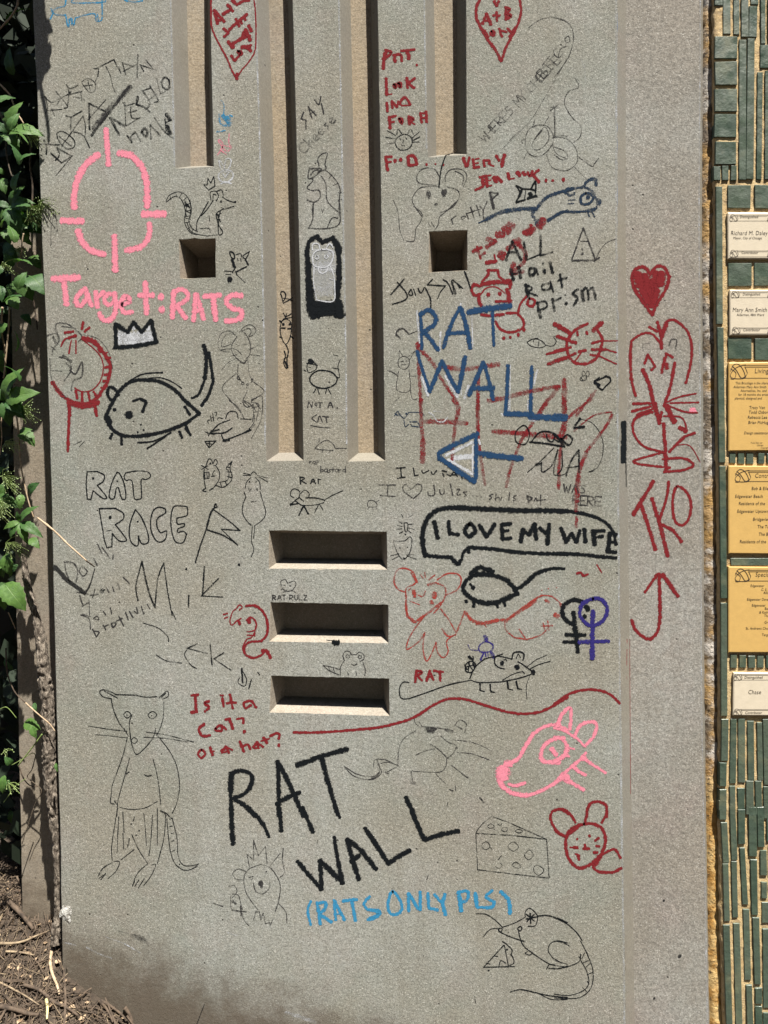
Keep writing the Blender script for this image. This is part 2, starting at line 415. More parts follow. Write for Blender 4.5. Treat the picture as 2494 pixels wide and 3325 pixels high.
def draw(name, label, col, cov, *items, over=0):
    ink = Ink(); base = over*.0003
    for it in items:
        if isinstance(it, tuple):
            tile, w, x, y, h, ang, text = it[:7]; adv = it[7] if len(it) > 7 else .85
            sc = COLS[tile[1]][1]; ca, sa = math.cos(R(ang)), math.sin(R(ang)); cx = 0
            for ch in text:
                if ch in GL:
                    for st in GL[ch].split(';'):
                        pts = [tuple(map(float, q.split(','))) for q in st.split()]
                        jx, jy = random.uniform(-.04, .04), random.uniform(-.04, .04)
                        pp = [tp(tile, x + ((cx+a+jx)*ca + (b+jy)*sa)*h, y + (-(b+jy)*ca + (cx+a+jx)*sa)*h) for a, b in pts]
                        ink.ribbon(crom(pp, sub=4), w/sc, base)
                cx += adv*(.75 if ch.islower() else 1.0)*(.6 if ch in " .,'!Ii" else 1)
            continue
        tile, body = it.split(':')
        sc = COLS[tile[1]][1]
        for st in body.split(';'):
            st = st.strip()
            if not st: continue
            head, *pts = st.split()
            mode = head[-1] if head[-1] in 'LCd' else ''
            w = float(head[:-1] if mode else head)/sc
            pts = [tp(tile, *map(float, q.split(','))) for q in pts]
            if mode == 'd':
                for q in pts: ink.ribbon([(q[0]-w*.12, q[1]), (q[0]+w*.12, q[1])], w, base)
            elif mode == 'L':
                for a, b in zip(pts, pts[1:]): ink.ribbon([a, b], w, base)
            elif mode == 'C': ink.ribbon(crom(pts, True), w, base)
            else: ink.ribbon(crom(pts), w, base)
    m = mesh_from(name, ink.v, ink.f)
    uvl = m.uv_layers.new(name='UVMap')
    for lp in m.loops: uvl.data[lp.index].uv = ink.uv[lp.vertex_index]
    link(name, m, get_paint(col, cov), panel, label=label)
# ---- drawings and words, one object each
draw('animal_drawing', 'blue chalk outline of a four-legged animal at the top left corner', 'sky', .55, '11:14 555,0 545,50 490,65 440,95 480,125 555,125;14 430,70 445,110 425,160;13 555,125 575,230 595,150 620,215 635,150;14 635,150 790,115 810,175 855,170 860,110 860,0;14 610,0 620,25 860,20 890,0;12 820,120 830,170;16 1050,0 1130,18 1200,5;10 580,160 585,220;10 610,160 600,210')
draw('graffiti_text', 'black scrawled name running up to the right at the upper left', 'black', .5, '11:12 345,822 380,820 395,870 400,920 380,955;11 375,810 430,860 470,850;11 400,930 520,920;11 430,910 460,975;9 430,990 385,1060;12 470,770 540,850 570,900 540,910;11 480,840 560,800 600,770;11 510,830 480,880;13 560,710 580,770 570,890;13 570,730 600,745 655,715;11 560,800 690,770;11 620,815 700,830 710,850;10 680,770 690,850;10C 690,690 745,660 800,700 800,760 760,780 720,740;10 740,670 760,760;10 715,720 780,715;12L 790,575 830,580 825,640;8 825,640 800,690;12L 800,580 960,500 985,560;9 985,560 1010,600;9 890,555 930,640 955,740 980,785;10 1000,560 1020,620;13 1030,525 1060,630;13 1035,530 1130,560;12 1040,600 1150,540;14 1160,460 1155,650;13 1180,545 1210,600;12 1180,545 1280,580 1320,590;11 1230,505 1290,580')
draw('graffiti_text', 'black crossed-out second line of the scrawled name', 'black', .55, '11:15L 555,975 600,985 595,1090;14 600,985 690,935;12 700,975 520,1230;11C 480,1120 500,1190 560,1250 620,1240 625,1180 540,1110;11 500,1150 600,1230;14 620,1110 700,1140 755,1245;18 750,870 755,1090;18 750,870 890,940;9 740,1010 890,840;10 700,980 720,1060 715,1160;16 370,1180 390,1230 390,1300;16 350,1210 500,1220;16 480,1240 500,1300 470,1350;14L 430,1290 520,1370 610,1310;9 610,1310 475,1475;12 490,1250 600,1310;10 440,1300 490,1340;22 1090,725 770,1140')
draw('marker_slash', 'broad faded grey diagonal slash through the scrawled name', 'pencil', .42, '11:42 1100,730 940,900 790,1080')
draw('graffiti_text', 'black third word beside the slash under the scrawled name', 'black', .5, '11:20 925,990 1005,1135;20 925,990 1050,1060;13 1050,860 1060,1060;13 1035,860 1060,890 1130,870;13 1100,900 1110,990 1180,990;11 1060,1060 1180,990;12 1080,950 1150,930;20 1160,810 1150,880;18 1150,880 1210,900 1260,940;18 1200,760 1260,860 1240,910;14 1210,760 1270,740;14 1260,720 1330,840 1300,860;13 1320,660 1350,790;13 1240,850 1320,790;18C 1360,690 1390,650 1425,680 1420,750 1380,740;13 1350,790 1390,770')
draw('graffiti_text', 'black word MONA above the pink target', 'black', .5, '11:15L 1070,1140 1110,1200 1100,1150 1140,1110 1185,1190;20C 1195,1110 1215,1080 1240,1100 1230,1150;15L 1270,1170 1265,1050 1350,1140;14 1300,990 1380,1100 1460,1165;30 1400,960 1430,1010;16 1390,1000 1400,1100;28 1410,1060 1430,1130;12 1400,1030 1445,1010')
draw('target_drawing', 'big pink crosshair target with rounded bracket shapes', 'pink', .97, '11:40 893,1085 915,1390;50 830,1300 720,1390 650,1520 625,1640 625,1750;50 1000,1290 1100,1310 1190,1400 1235,1530 1240,1740', '21:52 522,172 695,177;56 1205,118 1385,115;50 655,255 700,360 780,430 880,458;44 1258,195 1255,300 1190,390 1060,425;46 965,300 972,595')
draw('graffiti_text', 'pink painted words Target: RATS', 'pink', .97, '21:52 445,662 665,652;42 540,680 562,880;40 720,745 650,810 645,870 680,885 730,830;40 715,740 772,890;38 805,770 820,900;34 815,830 875,770;36C 960,790 895,800 880,850 920,880 960,850;40 965,780 978,900 950,990 880,1012 838,950;38 1030,880 1090,850 1065,805 1018,860 1040,940 1115,940;42 1225,690 1235,955;40 1170,802 1290,800;56d 1355,815 1362,922;40 1462,765 1452,990;38 1462,770 1540,752 1585,810 1540,860 1480,890;38 1490,890 1565,995', '22:38 95,790 75,1015;40 95,790 160,1000;34 80,935 150,920;40 160,810 300,800;42 240,820 262,1010;42 480,805 400,800 350,850 400,910 470,930 475,985 400,1015 345,1015')
draw('rat_drawing', 'black pen rat sitting up with ringed tail and tiny crown beside the pink target', 'black', .72, '11:8 1400,1690 1430,1640 1510,1615 1580,1660 1610,1760 1600,1830;8 1400,1700 1480,1650 1540,1700 1570,1820;6 1430,1640 1440,1680;6 1480,1625 1490,1660;6 1530,1625 1510,1665;6 1570,1660 1540,1690;6 1600,1710 1555,1730;6 1610,1770 1565,1775', '21:8 1555,0 1570,60 1553,180 1600,270 1660,290;8 1600,0 1612,100 1590,170 1620,240 1665,262;6 1560,50 1605,60;6 1565,90 1610,110;6 1555,140 1600,130;6 1560,190 1600,180;6 1580,240 1615,215;6 1610,275 1630,240', '12:9L 160,1555 200,1600 255,1565 245,1485 220,1540 195,1500 190,1555 165,1555;9 220,1680 215,1620 260,1610 285,1650 265,1690;7 240,1670 240,1635 265,1640;9 270,1610 310,1598 325,1640 320,1660;10 320,1660 360,1685 428,1708;9 415,1735 350,1755 300,1770 265,1800 290,1812;20d 305,1695 425,1700;7 305,1745 330,1755;10 240,1685 190,1760 140,1815', '22:10 200,10 150,100 105,180 100,250;10 300,90 285,200 320,265 300,292 285,280 280,200 262,120;6 262,130 310,110;6 270,160 300,160;12 270,110 300,180;8 20,190 50,260 120,290 200,300 275,290;7 130,240 200,235 215,270;8 205,130 210,175;6 0,30 40,60;6 5,90 50,110;6 5,150 50,160', '12:7 0,1700 40,1740 50,1800')
draw('crown_drawing', 'black thick-lined crown with chalky white fill', 'black', .97, '21:32L 975,1235 975,1040 1075,1110 1125,1025 1195,1110 1272,1010 1315,1195;34 965,1240 1150,1225 1325,1192', over=1)
draw('crown_fill', 'chalky white filling of the black crown', 'white', .6, '21:70 1015,1150 1285,1135;60 1015,1195 1295,1175;50 1010,1110 1045,1130;40 1240,1080 1280,1070;30 1120,1070 1130,1080')
draw('rat_ring_drawing', 'dark red rat curled into a ring on two red legs near the left edge', 'red', .82, '21:38 700,1160 790,1190 860,1270;28 860,1270 915,1350 930,1430 900,1540 845,1625;30 845,1640 760,1700 680,1715 600,1690 520,1640 440,1530;12 690,1170 780,1240 850,1320 870,1420 840,1530 770,1600 690,1610 630,1580;14 880,1290 905,1280;22 890,1330 930,1325;24 885,1410 930,1400;24 880,1470 925,1465;24 870,1525 915,1520;16 850,1575 880,1590;20 790,1610 810,1650;20 745,1620 755,1680;22 690,1620 690,1690;20 640,1600 650,1670;22 700,1025 690,1085;20 755,1070 712,1108;22 545,1115 618,1105;26 580,1160 640,1140;18 640,1140 550,1170 515,1230;14 600,1180 580,1290;14 640,1180 640,1290;38 575,1700 700,1738 830,1700;26 575,1700 588,1815;24 800,1740 815,1815', '31:26 588,50 580,200;24 580,200 570,430;24 800,40 812,115')
draw('scribble', 'grey pencil scribble of mouse ears and hands over the red ring rat', 'pencil', .5, '21:14 470,1100 478,1040 560,1040 640,1090 690,1150 660,1190;12 520,1060 640,1080;14 400,1140 470,1120 500,1180 450,1250 440,1300;16 480,1110 495,1190;20 450,1150 470,1200;9 420,1330 430,1480 470,1580 560,1660;14 500,1320 580,1350 600,1430 540,1520;16 590,1430 640,1460 690,1360 690,1480 620,1520 600,1600;26 530,1310 600,1360;18 560,1370 600,1420;7 700,1130 830,1170 920,1290 950,1420;7 430,1430 520,1440;12 430,1230 470,1260;8 560,1660 520,1660')
draw('mouse_drawing', 'big thick black mouse with pointed body and long curved tail', 'black', .97, '31:30 890,150 925,60 1000,-70 1090,-150 1200,-172 1350,-155 1480,-80 1560,5 1640,75 1680,112;26L 1680,108 1570,190;30 1570,190 1400,258 1200,298 1050,298 950,245 892,155;22 1555,50 1600,120;56 1080,110 1090,135;34d 965,80;48 905,150 925,190;24 945,280 930,320;24 1020,300 1026,372;24 1512,262 1532,315;20 1560,235 1605,295;16 1160,355 1300,340 1440,270;18 1240,405 1400,300;18d 1187,205 1160,268 1210,250;22 1555,195 1600,290', '21:26 930,1680 905,1620 925,1572 965,1590 1000,1640;20 1120,1692 1180,1670;26 1180,1672 1228,1695 1215,1740 1200,1780;15 1080,1530 1200,1465 1370,1450;13 1250,1500 1350,1495 1450,1530 1530,1585', '22:34 160,1220 182,1330 170,1500;22 170,1500 120,1630 60,1665;24 205,1280 240,1520;24 240,1520 200,1640 140,1730')
draw('graffiti_text', 'black outlined bubble letters RAT RACE', 'black', .8, '31:13L 735,600 820,598;13 820,598 878,630 870,680 820,715;13 820,715 890,800 895,825 860,820 785,760;13L 785,760 765,835 735,830 725,700 735,600;13 985,605 940,700 920,810 960,825 980,740 1000,740 1025,825 1060,820 1045,700 1010,620 985,605;12 1060,610 1140,595 1240,600 1268,640 1230,665 1190,672 1192,810 1165,832 1130,820 1112,680 1060,672 1045,640 1060,610;20d 785,655;16d 988,680;13L 835,910 970,908;13 970,908 1038,950 1035,1000 970,1045;13 970,1045 1060,1160 1050,1187 1000,1180 945,1120;12L 945,1120 942,1232 900,1240 880,1180 835,910;13 1140,920 1100,1020 1088,1120 1110,1200 1160,1222 1165,1140;13 1165,1140 1195,1205 1250,1190 1240,1100 1190,980 1140,920;13 1395,915 1340,898 1290,930 1268,1020 1280,1120 1330,1190 1390,1170 1402,1100 1350,1112 1320,1050 1330,990 1390,950 1395,915;13 1575,895 1510,888 1460,900 1438,1000 1450,1120 1480,1190 1540,1197 1572,1125;12 1572,1125 1540,1100 1500,1112 1500,1080 1550,1060 1550,1035 1495,1040 1490,990;12 1490,990 1570,970 1580,930 1575,895;9 900,1100 935,1095;26d 928,985;18d 1160,1020')
draw('graffiti_text', 'faint pencil note beginning David on the left', 'pencil', .50, '31:14 545,1360 560,1450 590,1530;14 540,1360 620,1370 655,1440 640,1530;14C 690,1400 670,1440 700,1480 735,1440;14 790,1330 820,1390;14 820,1210 860,1290;14 860,1240 930,1330;14 955,1300 950,1335;14 650,1615 740,1630;14 670,1640 700,1730;13 690,1735 745,1700;13 800,1590 780,1660;13 760,1640 830,1630;13 840,1600 860,1620 880,1590;13 900,1580 920,1620;13 950,1570 960,1610;13 990,1540 1010,1590;13 1040,1490 1090,1540;12 690,1800 760,1820')
draw('graffiti_text', 'pencil word brothers slanting up below the bubble letters', 'pencil', .68, '41:10 680,120 750,150 762,240;11C 790,150 820,130 830,160;12 870,90 890,120;12 930,60 940,110;15 780,240 812,305;13 812,305 835,265 790,258;14 870,205 890,245;14 880,215 912,205;16C 940,190 955,225 978,190;15 1000,130 1040,212;14 980,172 1030,150;14 1058,100 1080,160;14 1090,90 1120,142;14 1130,90 1160,110 1150,60;14 1190,50 1212,110;12 1240,30 1262,70;8 750,0 755,120')
draw('graffiti_text', 'thin black tall letters M I K scattered left of the slots', 'black', .62, '31:14 1162,1685 1145,1560 1195,1358;18 1195,1355 1250,1600 1305,1745;14 1305,1745 1330,1500 1380,1368;12 1380,1368 1410,1600 1450,1810;15 1590,1640 1587,1740;20d 1568,1420', '32:16L 165,1400 150,1640;14L 282,1500 140,1645;12L 140,1645 320,1655;22d 457,1385', '41:9 1450,90 1480,160;10 1205,190 1330,230 1410,300 1418,345;10 1315,455 1400,505 1530,525', '42:13 105,365 20,402;12 20,402 190,445;9 20,410 0,460 50,540 100,570;15 215,375 230,540;15 330,440 245,490;10 245,490 390,585')
draw('graffiti_text', 'small black scribbled letter D left of the lowest slot', 'black', .7, '42:18 480,570 487,690;9 480,580 520,660 505,720 450,690 460,650;14 560,665 540,742;12 615,605 630,625')
draw('arrow_drawing', 'black zigzag arrow shape between RACE and the slots', 'black', .75, '32:14C 262,870 250,895 272,898;18 250,900 215,960 180,1090;14 180,1090 130,1230 90,1365;12 245,920 380,1020 465,1095;14 465,1095 310,1085;8 310,1085 445,1215;16 190,1090 310,1130 400,1180 445,1215')
draw('rat_drawing', 'black rat nosing a small cheese wedge under the word chez', 'black', .8, '32:13 220,270 290,200 380,165;10 345,150 370,100 430,95 450,150;9 470,155 560,160;12 210,275 330,272 400,230;12 230,262 290,245;8 170,265 250,290;12 310,290 330,330 380,320;13 380,320 560,250;20 325,340 375,330;18 510,270 548,245;9 275,160 290,145 320,155;7 190,265 200,290;8 200,300 225,250;7 540,240 580,190 585,120;10L 170,345 265,340;10L 265,340 205,398 170,345;9 190,360 240,370;9 210,350 205,390;8 200,190 190,170 210,165;8 215,130 225,175;8 220,150 240,145 240,175;8 235,110 245,160;8 250,100 270,100 262,130')
draw('rat_drawing', 'small black rat with a square sign on its chest and ringed tail', 'black', .85, '32:9 205,490 188,520 180,550 160,570;9 205,490 225,500 235,530;9 240,530 255,498 272,510 268,540 245,550;18d 215,532;9 262,550 290,600 290,660 270,700 235,745;9 165,580 160,640 175,740;12 175,740 150,760 180,765;14 235,742 210,755;7L 140,545 200,580;7L 140,580 195,550;9L 170,605 205,605 205,655 170,662 170,605;8 185,610 190,655;10 250,590 235,620 245,640;8 225,640 255,635;8 400,510 350,570 372,600 360,670 290,690;8 400,515 382,570 400,650 370,700 320,730 265,715;8 350,560 385,565;8 355,600 395,605;9 360,640 398,650;8 340,680 355,715;8 300,690 310,728;8 370,530 392,540')
draw('rat_drawing', 'black outlined rat seen from above with a long tail pointing down', 'black', .7, '32:9 560,620 580,600 605,620;6 495,612 560,625;6 490,632 555,630;6 610,630 700,655;6 620,640 700,685;9 555,650 520,690 510,740;9 595,650 630,690 635,750;9 515,810 490,880 488,950 520,1010 560,1050;9 635,770 660,860 682,940 660,1000 595,1050;8 570,1055 562,1180 582,1250 558,1320;8 590,1050 580,1160;14d 545,685 600,685;9 538,740 548,765 560,742;9 608,740 612,760;7 560,855 580,850;7 590,850 605,845;9 500,770 510,800;7 480,1310 490,1320')
draw('rat_drawing', 'small black rat with round ears and the word RAT above it', 'black', .85, '32:13 970,645 975,705;12 970,645 1010,655 980,675;12 980,675 1022,700;12 1060,700 1080,660 1102,700;9 1068,685 1095,685;12 1122,662 1126,698;11 1122,662 1146,666;9 920,820 890,800 900,755 935,745 968,770 965,810;9 975,785 1010,755 1045,780 1045,812;12 960,820 920,850 890,877;20d 893,877;12 900,875 950,868;12 930,845 980,880 1010,885;8 1000,885 1100,880 1170,860;11 1020,820 1100,820 1180,840;9 1180,840 1165,865;7 1180,835 1250,795 1330,760;15L 1000,885 962,965;18L 1000,885 1040,955;9 1130,870 1095,940;9 1130,870 1165,920;12 960,815 1000,850')
draw('bug_drawing', 'tiny pencil beetle doodle above the top slot', 'pencil', .6, '32:7 1540,890 1545,850 1580,840 1610,860 1615,895 1550,898;6 1550,895 1540,915;6 1580,898 1580,915;6 1610,895 1620,915;6 1610,855 1635,840')
draw('graffiti_text', 'black pencilled words NOT A CAT on the strip between the long grooves', 'pencil', .75, '32:11 1035,60 1045,10;10 1045,10 1070,60;10 1070,60 1078,10;9C 1095,30 1110,20 1112,50;11 1118,20 1158,20;11 1138,20 1140,60;12 1205,60 1225,15 1247,60;9 1212,42 1240,42;14d 1285,62;11 1110,122 1070,150 1108,182;11 1120,180 1135,130 1158,180;11 1160,135 1212,140;12 1188,140 1197,188;8 1060,210 1140,225 1225,230')
draw('mole_drawing', 'pencil mole with a spiky back below the word CAT', 'pencil', .6, '32:9 1095,405 1140,360 1200,335 1250,370 1265,400 1290,405;10 1290,402 1360,405;9 1095,405 1150,415 1250,420;8 1160,420 1155,440;8 1220,420 1225,435;8 1130,350 1132,320', ('32', 9, 1050, 530, 42, 8, 'rat'), ('32', 9, 1145, 605, 50, 0, 'bastard', .82))
draw('mouse_drawing', 'thin pencil mouse wearing a bead necklace, with big round ears', 'pencil', .55, '22:8 440,1150 380,1100 310,1120 280,1190 300,1260 380,1275;7 430,1130 350,1130 310,1200 320,1235 390,1210;8 460,1110 510,1060 560,1050 600,1090 580,1130 540,1150;7 480,1100 540,1080 560,1110 540,1140;9 440,1150 395,1220 405,1290 460,1350 500,1375;8 520,1330 550,1290 550,1200 510,1120 480,1100;7 300,1260 420,1250 480,1300;6 540,1260 620,1220;6 550,1300 640,1310;8 390,1310 440,1300;6 310,1430 360,1370 440,1330;8 430,1210 460,1225;8 490,1215 520,1215;12 470,1360 500,1370 520,1345;7 450,1380 445,1450;7 530,1330 545,1470 570,1510;9C 465,1510 450,1480 440,1500;9C 490,1530 475,1550 500,1550;9C 520,1550 530,1560 540,1540;9C 560,1500 575,1510 565,1530;8 440,1460 480,1530;7 430,1460 330,1550 325,1610 400,1700 480,1800;7 580,1530 670,1610 560,1680;10d 520,1575 525,1600;10 525,1610 490,1690 520,1740 580,1720;8 560,1690 650,1650 655,1800;10 570,1720 600,1780;10 600,1710 640,1760', '32:9 375,0 450,60 500,150;8 500,0 560,40 580,100 570,180;9 560,20 620,30 620,90 600,170;8 575,60 620,50;8 580,100 615,95;7 655,0 645,150 600,250 560,320;7 590,200 550,250;9 500,10 540,50')
draw('heart_drawing', 'red outlined heart with red words at the top left between grooves', 'red', .88, '12:18 222,0 224,200 245,280 300,390 360,500 400,600 440,660;14 440,660 480,590 540,520 590,430 600,300 595,100 583,0;26 440,620 440,665')
draw('graffiti_text', 'thick red words inside the top left heart', 'red', .92, '12:30 400,0 440,40;26 455,30 500,8 545,0;28 360,40 385,75 320,120;26 385,70 405,95;30 250,85 275,200;28 250,88 335,180;24 270,170 305,165;26 375,250 430,200 525,120;26 430,160 460,220;22 465,160 480,200;22 500,140 510,170;24L 325,240 370,278 330,308;30L 365,350 410,400;30 385,380 480,320 500,270;32 510,250 550,340;30 540,215 562,262;26 460,330 550,300;24L 392,468 420,512 480,445;26C 450,430 480,440 470,465;32 480,400 550,390;24 500,390 560,430;20 520,410 560,380')
draw('scribble', 'small pale blue chalk scribble below the top left heart', 'sky', .45, '12:10 305,845 330,880 328,960;18 290,960 300,1040 350,1060;26 320,970 370,1040;44 360,990 372,1050;14 270,1110 340,1100;16 380,970 400,980')
draw('rat_drawing', 'tiny pink rat outline under the blue scribble', 'pink', .5, '12:13 375,1125 370,1200 390,1240 350,1270 285,1190 300,1180 320,1230 275,1305;12 300,1260 350,1300;13 330,1225 380,1235')
draw('bunny_drawing', 'tiny white chalk rabbit-eared rat beside the left groove end', 'white', .55, '12:13 290,1350 300,1410 340,1450 380,1400 388,1345 350,1340 330,1420;12 300,1350 320,1390;15C 340,1430 285,1470 300,1520 350,1535 400,1500 400,1450;14 320,1460 340,1490 370,1450;14 305,1545 340,1530 390,1545')
draw('graffiti_text', 'pencil words SAY CHEESE on the strip between the long grooves', 'pencil', .64, '12:15 1000,945 980,1000;15 980,1000 1020,1010;15 1020,1010 1020,1085;14 1040,895 1070,990;14 1040,900 1105,970;12 1050,960 1090,940;14 1095,840 1130,880 1145,810;14 1150,870 1170,960')
draw('graffiti_text', 'faint rubbed out pencil word cheese under SAY', 'pencil', .40, ('12', 16, 1010, 1300, 90, -48, 'Cheese', .95))
draw('rat_drawing', 'pencil rat in a pointed cap standing on the strip between the long grooves', 'pencil', .58, '12:12 1130,1395 1120,1340 1150,1300 1200,1290 1180,1380 1190,1420 1120,1450;14 1060,1470 1100,1430 1140,1440;13 1050,1410 1040,1500 1100,1480 1150,1420 1060,1420;11 1060,1500 1080,1520 1030,1580 1080,1605;12 1080,1605 1130,1600 1140,1660 1090,1700 1030,1680;11 1090,1700 1075,1760 1080,1830;12 1180,1430 1250,1490 1305,1580 1300,1700 1300,1820;11 1150,1480 1190,1560 1200,1690 1290,1780;8 1240,1470 1215,1500;8 1290,1540 1250,1560;8 1320,1620 1290,1620;8 1320,1680 1290,1690', '22:11 1080,30 1080,150 1045,230;12 1040,235 1180,240 1290,210 1312,120 1300,0;10 1200,230 1240,150 1290,150;9L 1150,75 1160,102 1172,75')
draw('frame_drawing', 'solid black painted frame around a white rat, thicker at its foot', 'black', 1.0, '22:42 1028,430 1035,520;52 1038,520 1045,640 1050,760;70 1055,760 1065,900 1085,975;34 1030,440 1050,345 1115,305;34 1115,300 1160,360;34 1160,350 1250,315;44 1250,318 1290,400 1300,520 1300,650;48 1300,650 1285,780 1290,880;66 1290,860 1312,970;100 1090,905 1290,905;60 1080,965 1125,965;50 1090,870 1200,875;50 1270,965 1315,965;40 1130,960 1240,950', over=1)
draw('frame_fill', 'pale rubbed chalk inside the black frame', 'white', .30, '22:130 1160,460 1175,760;90 1110,440 1140,780;90 1220,440 1220,780')
draw('rat_drawing', 'white chalk rat standing inside the black frame', 'white', .75, '22:12 1075,420 1080,370 1125,370 1140,415;12 1190,410 1220,365 1248,400;12C 1150,415 1085,450 1080,530 1110,560 1200,560 1245,500 1240,430;12 1125,560 1130,600 1165,615 1200,590 1210,545;9C 1110,465 1095,485 1115,500 1130,480;9C 1190,460 1175,478 1192,492 1208,475;10 1090,560 1085,700 1110,840;11 1110,840 1250,850 1262,720 1250,620 1222,550;9 1215,660 1250,670', over=1)
draw('rat_drawing', 'small black rat head with a big nose beside the left square recess', 'black', .85, '22:12 378,440 392,480 420,490 412,445 380,432;10 545,432 490,470 515,490 545,432;9 430,460 470,450 480,480;22 400,500 418,560;16 510,500 535,545;16 440,600 520,560;12 400,610 430,560;46d 380,668;8 335,595 400,600;7 345,625 390,625;7 440,630 510,695;12 430,600 440,630;8 445,490 450,510;8 470,490 475,515')
draw('rat_drawing', 'black rat with long tail seen from above on the floor of the left long groove', 'black', .9, '22:12 830,950 850,985;12 850,985 900,955;10 830,1000 905,985;10 855,955 852,1000;11C 850,1000 815,1025 803,1100 820,1170 850,1212 882,1170 897,1100 890,1025;24d 830,1045 884,1045;14 815,1075 845,1078;14 868,1082 897,1080;12 850,1215 872,1270 860,1340 868,1410;12 838,1270 848,1310 833,1370 855,1415;18 845,1360 865,1410;8 838,1330 868,1320;12 800,1150 820,1160;12 888,1140 915,1165;16 800,1015 815,1030')
draw('letter_drawing', 'black heart-like letter above the rat in the left long groove', 'black', .85, '22:12 805,795 815,770 840,775 850,810 830,850;11 810,790 830,870;11 830,865 880,840 905,820;9 830,825 890,835;9 880,835 910,850')
draw('man_drawing', 'black pencil oval-bodied animal with a hat above NOT A CAT', 'black', .75, '22:14C 1110,1440 1060,1480 1058,1530 1110,1572 1190,1582 1262,1550 1282,1500 1240,1450 1170,1433;9C 1030,1420 1040,1365 1100,1375 1108,1420 1050,1450;34 1052,1345 1072,1365;9 1025,1372 1120,1390;12 1005,1430 1020,1440;8 1045,1405 1060,1408;10 1110,1575 1085,1622;10 1117,1575 1132,1632;10 1200,1575 1185,1625;10 1200,1575 1230,1630;7 1270,1480 1305,1490 1290,1400 1310,1340;6 1250,1300 1290,1310;6 1240,1410 1300,1420')
draw('heart_drawing', 'red outlined heart at the top right with A+B inside', 'red', .88, '13:24 930,0 900,60 900,150 940,240 1000,340 1060,420 1108,515;22 1112,515 1140,420 1190,320 1250,200 1275,100 1265,0;24L 1050,10 1070,50 1088,10;26 950,200 985,115;26 985,115 1022,208;20 965,175 1010,175;22 1040,132 1098,130;22 1070,100 1073,178;26 1147,60 1150,165;22 1147,62 1182,80 1150,112;24 1150,112 1192,132 1145,165;22 965,255 1000,310;22C 1025,262 1050,270 1045,298 1020,292;22 1090,240 1115,310;20 1110,260 1155,270;22 1160,240 1190,272;22 1225,232 1178,312')
draw('graffiti_text', 'thick red words RAT LOOKING FOR A FOOD beside the right short groove', 'red', .9, '13:36 142,425 122,500;26 122,500 115,580;22 150,425 185,440 150,480;28 208,462 215,520;24 215,465 262,458 272,515;20 265,428 380,418;32 318,430 332,495;24d 398,548;26 140,660 145,800;16 145,800 188,790;22C 205,712 222,712 220,740;22C 242,702 265,705 262,738;26 312,655 320,740;22L 382,658 325,702 378,740;24 147,865 150,938;22 188,850 192,910;24 195,862 232,900;18 240,850 236,900;22 260,880 262,855 300,820 345,880;18 270,890 345,885;26 165,985 175,1080;22 165,988 222,975;18 170,1030 208,1025;22C 250,1000 275,1005 270,1040;24 330,978 336,1048;20 336,985 372,1000 340,1022;18 340,1022 380,1045;24 430,950 438,1032;24 476,938 482,1028;20 440,955 476,952;18 440,992 478,990;26 135,1320 152,1435;22 140,1320 188,1320;18 145,1368 182,1362;32d 215,1352 262,1345;28 322,1320 332,1392;26 330,1310 375,1318 402,1380;22 340,1392 400,1385;22d 480,1385 620,1388;16d 555,1380')
draw('graffiti_text', 'thick red words VERY JEALOUS with trailing dots', 'red', .9, '13:28 790,1330 815,1400;22 840,1325 822,1400;26 872,1340 882,1412;18 878,1345 922,1335;16 882,1376 915,1372;20 885,1412 925,1405;24 960,1350 966,1400;20 965,1350 1010,1350 1005,1380;18 1005,1380 1045,1400;24 1065,1310 1092,1352;28 1137,1302 1110,1402;30 950,1490 958,1560;22 955,1570 890,1600;20 925,1492 985,1478;28 982,1485 990,1570;16 990,1480 1022,1475;16 992,1522 1022,1516;18 992,1566 1028,1560;32 1050,1490 1066,1532;28 1075,1490 1112,1532;26 1165,1458 1178,1508;18 1178,1508 1216,1500;36 1245,1450 1262,1478;30 1290,1452 1312,1470;24 1330,1450 1352,1482 1372,1440;22 1378,1465 1425,1430;28 1380,1475 1425,1535;26d 1485,1520 1542,1520 1632,1512', '14:28d 70,1395')
draw('cat_drawing', 'small black cat face with whiskers left of the right short groove', 'black', .62, '13:12C 285,1130 225,1170 220,1220 260,1262 330,1250 360,1200 345,1150;10 230,1130 240,1085 270,1125;10 320,1130 345,1085 368,1130;9 150,1100 220,1140;9 135,1155 215,1165;9 140,1212 215,1200;9 360,1160 420,1110;9 370,1180 425,1150;9 360,1195 420,1195;10 255,1160 262,1175;10 308,1160 312,1170;8 285,1180 280,1205;9 270,1220 295,1225')
draw('mouse_drawing', 'faint pencil mouse with big ears and dark heart eyes below the right short groove', 'pencil', .55, '13:11 560,1560 420,1540 400,1480 450,1420 540,1420 585,1480;11 640,1530 640,1480 680,1430 770,1425 820,1480 790,1570;9 720,1440 790,1480 780,1560;9 580,1570 430,1580 365,1660 370,1720 440,1820;9 650,1570 740,1600 755,1660 700,1740 600,1790;44d 497,1632;52d 628,1618;30d 560,1720;20 497,1650 500,1668;24 625,1640 628,1652', '23:8 370,50 440,110 430,180 390,240 385,300 370,345 310,345;7 200,0 240,100 255,250 290,340;8 740,0 650,90 590,140 580,200 550,250;7 520,185 545,225;7 495,190 510,220')
draw('crack', 'short black crack running down from the right short groove', 'black', 1.0, '13:13 638,1315 612,1390 596,1470 584,1578;10 640,1308 700,1290')
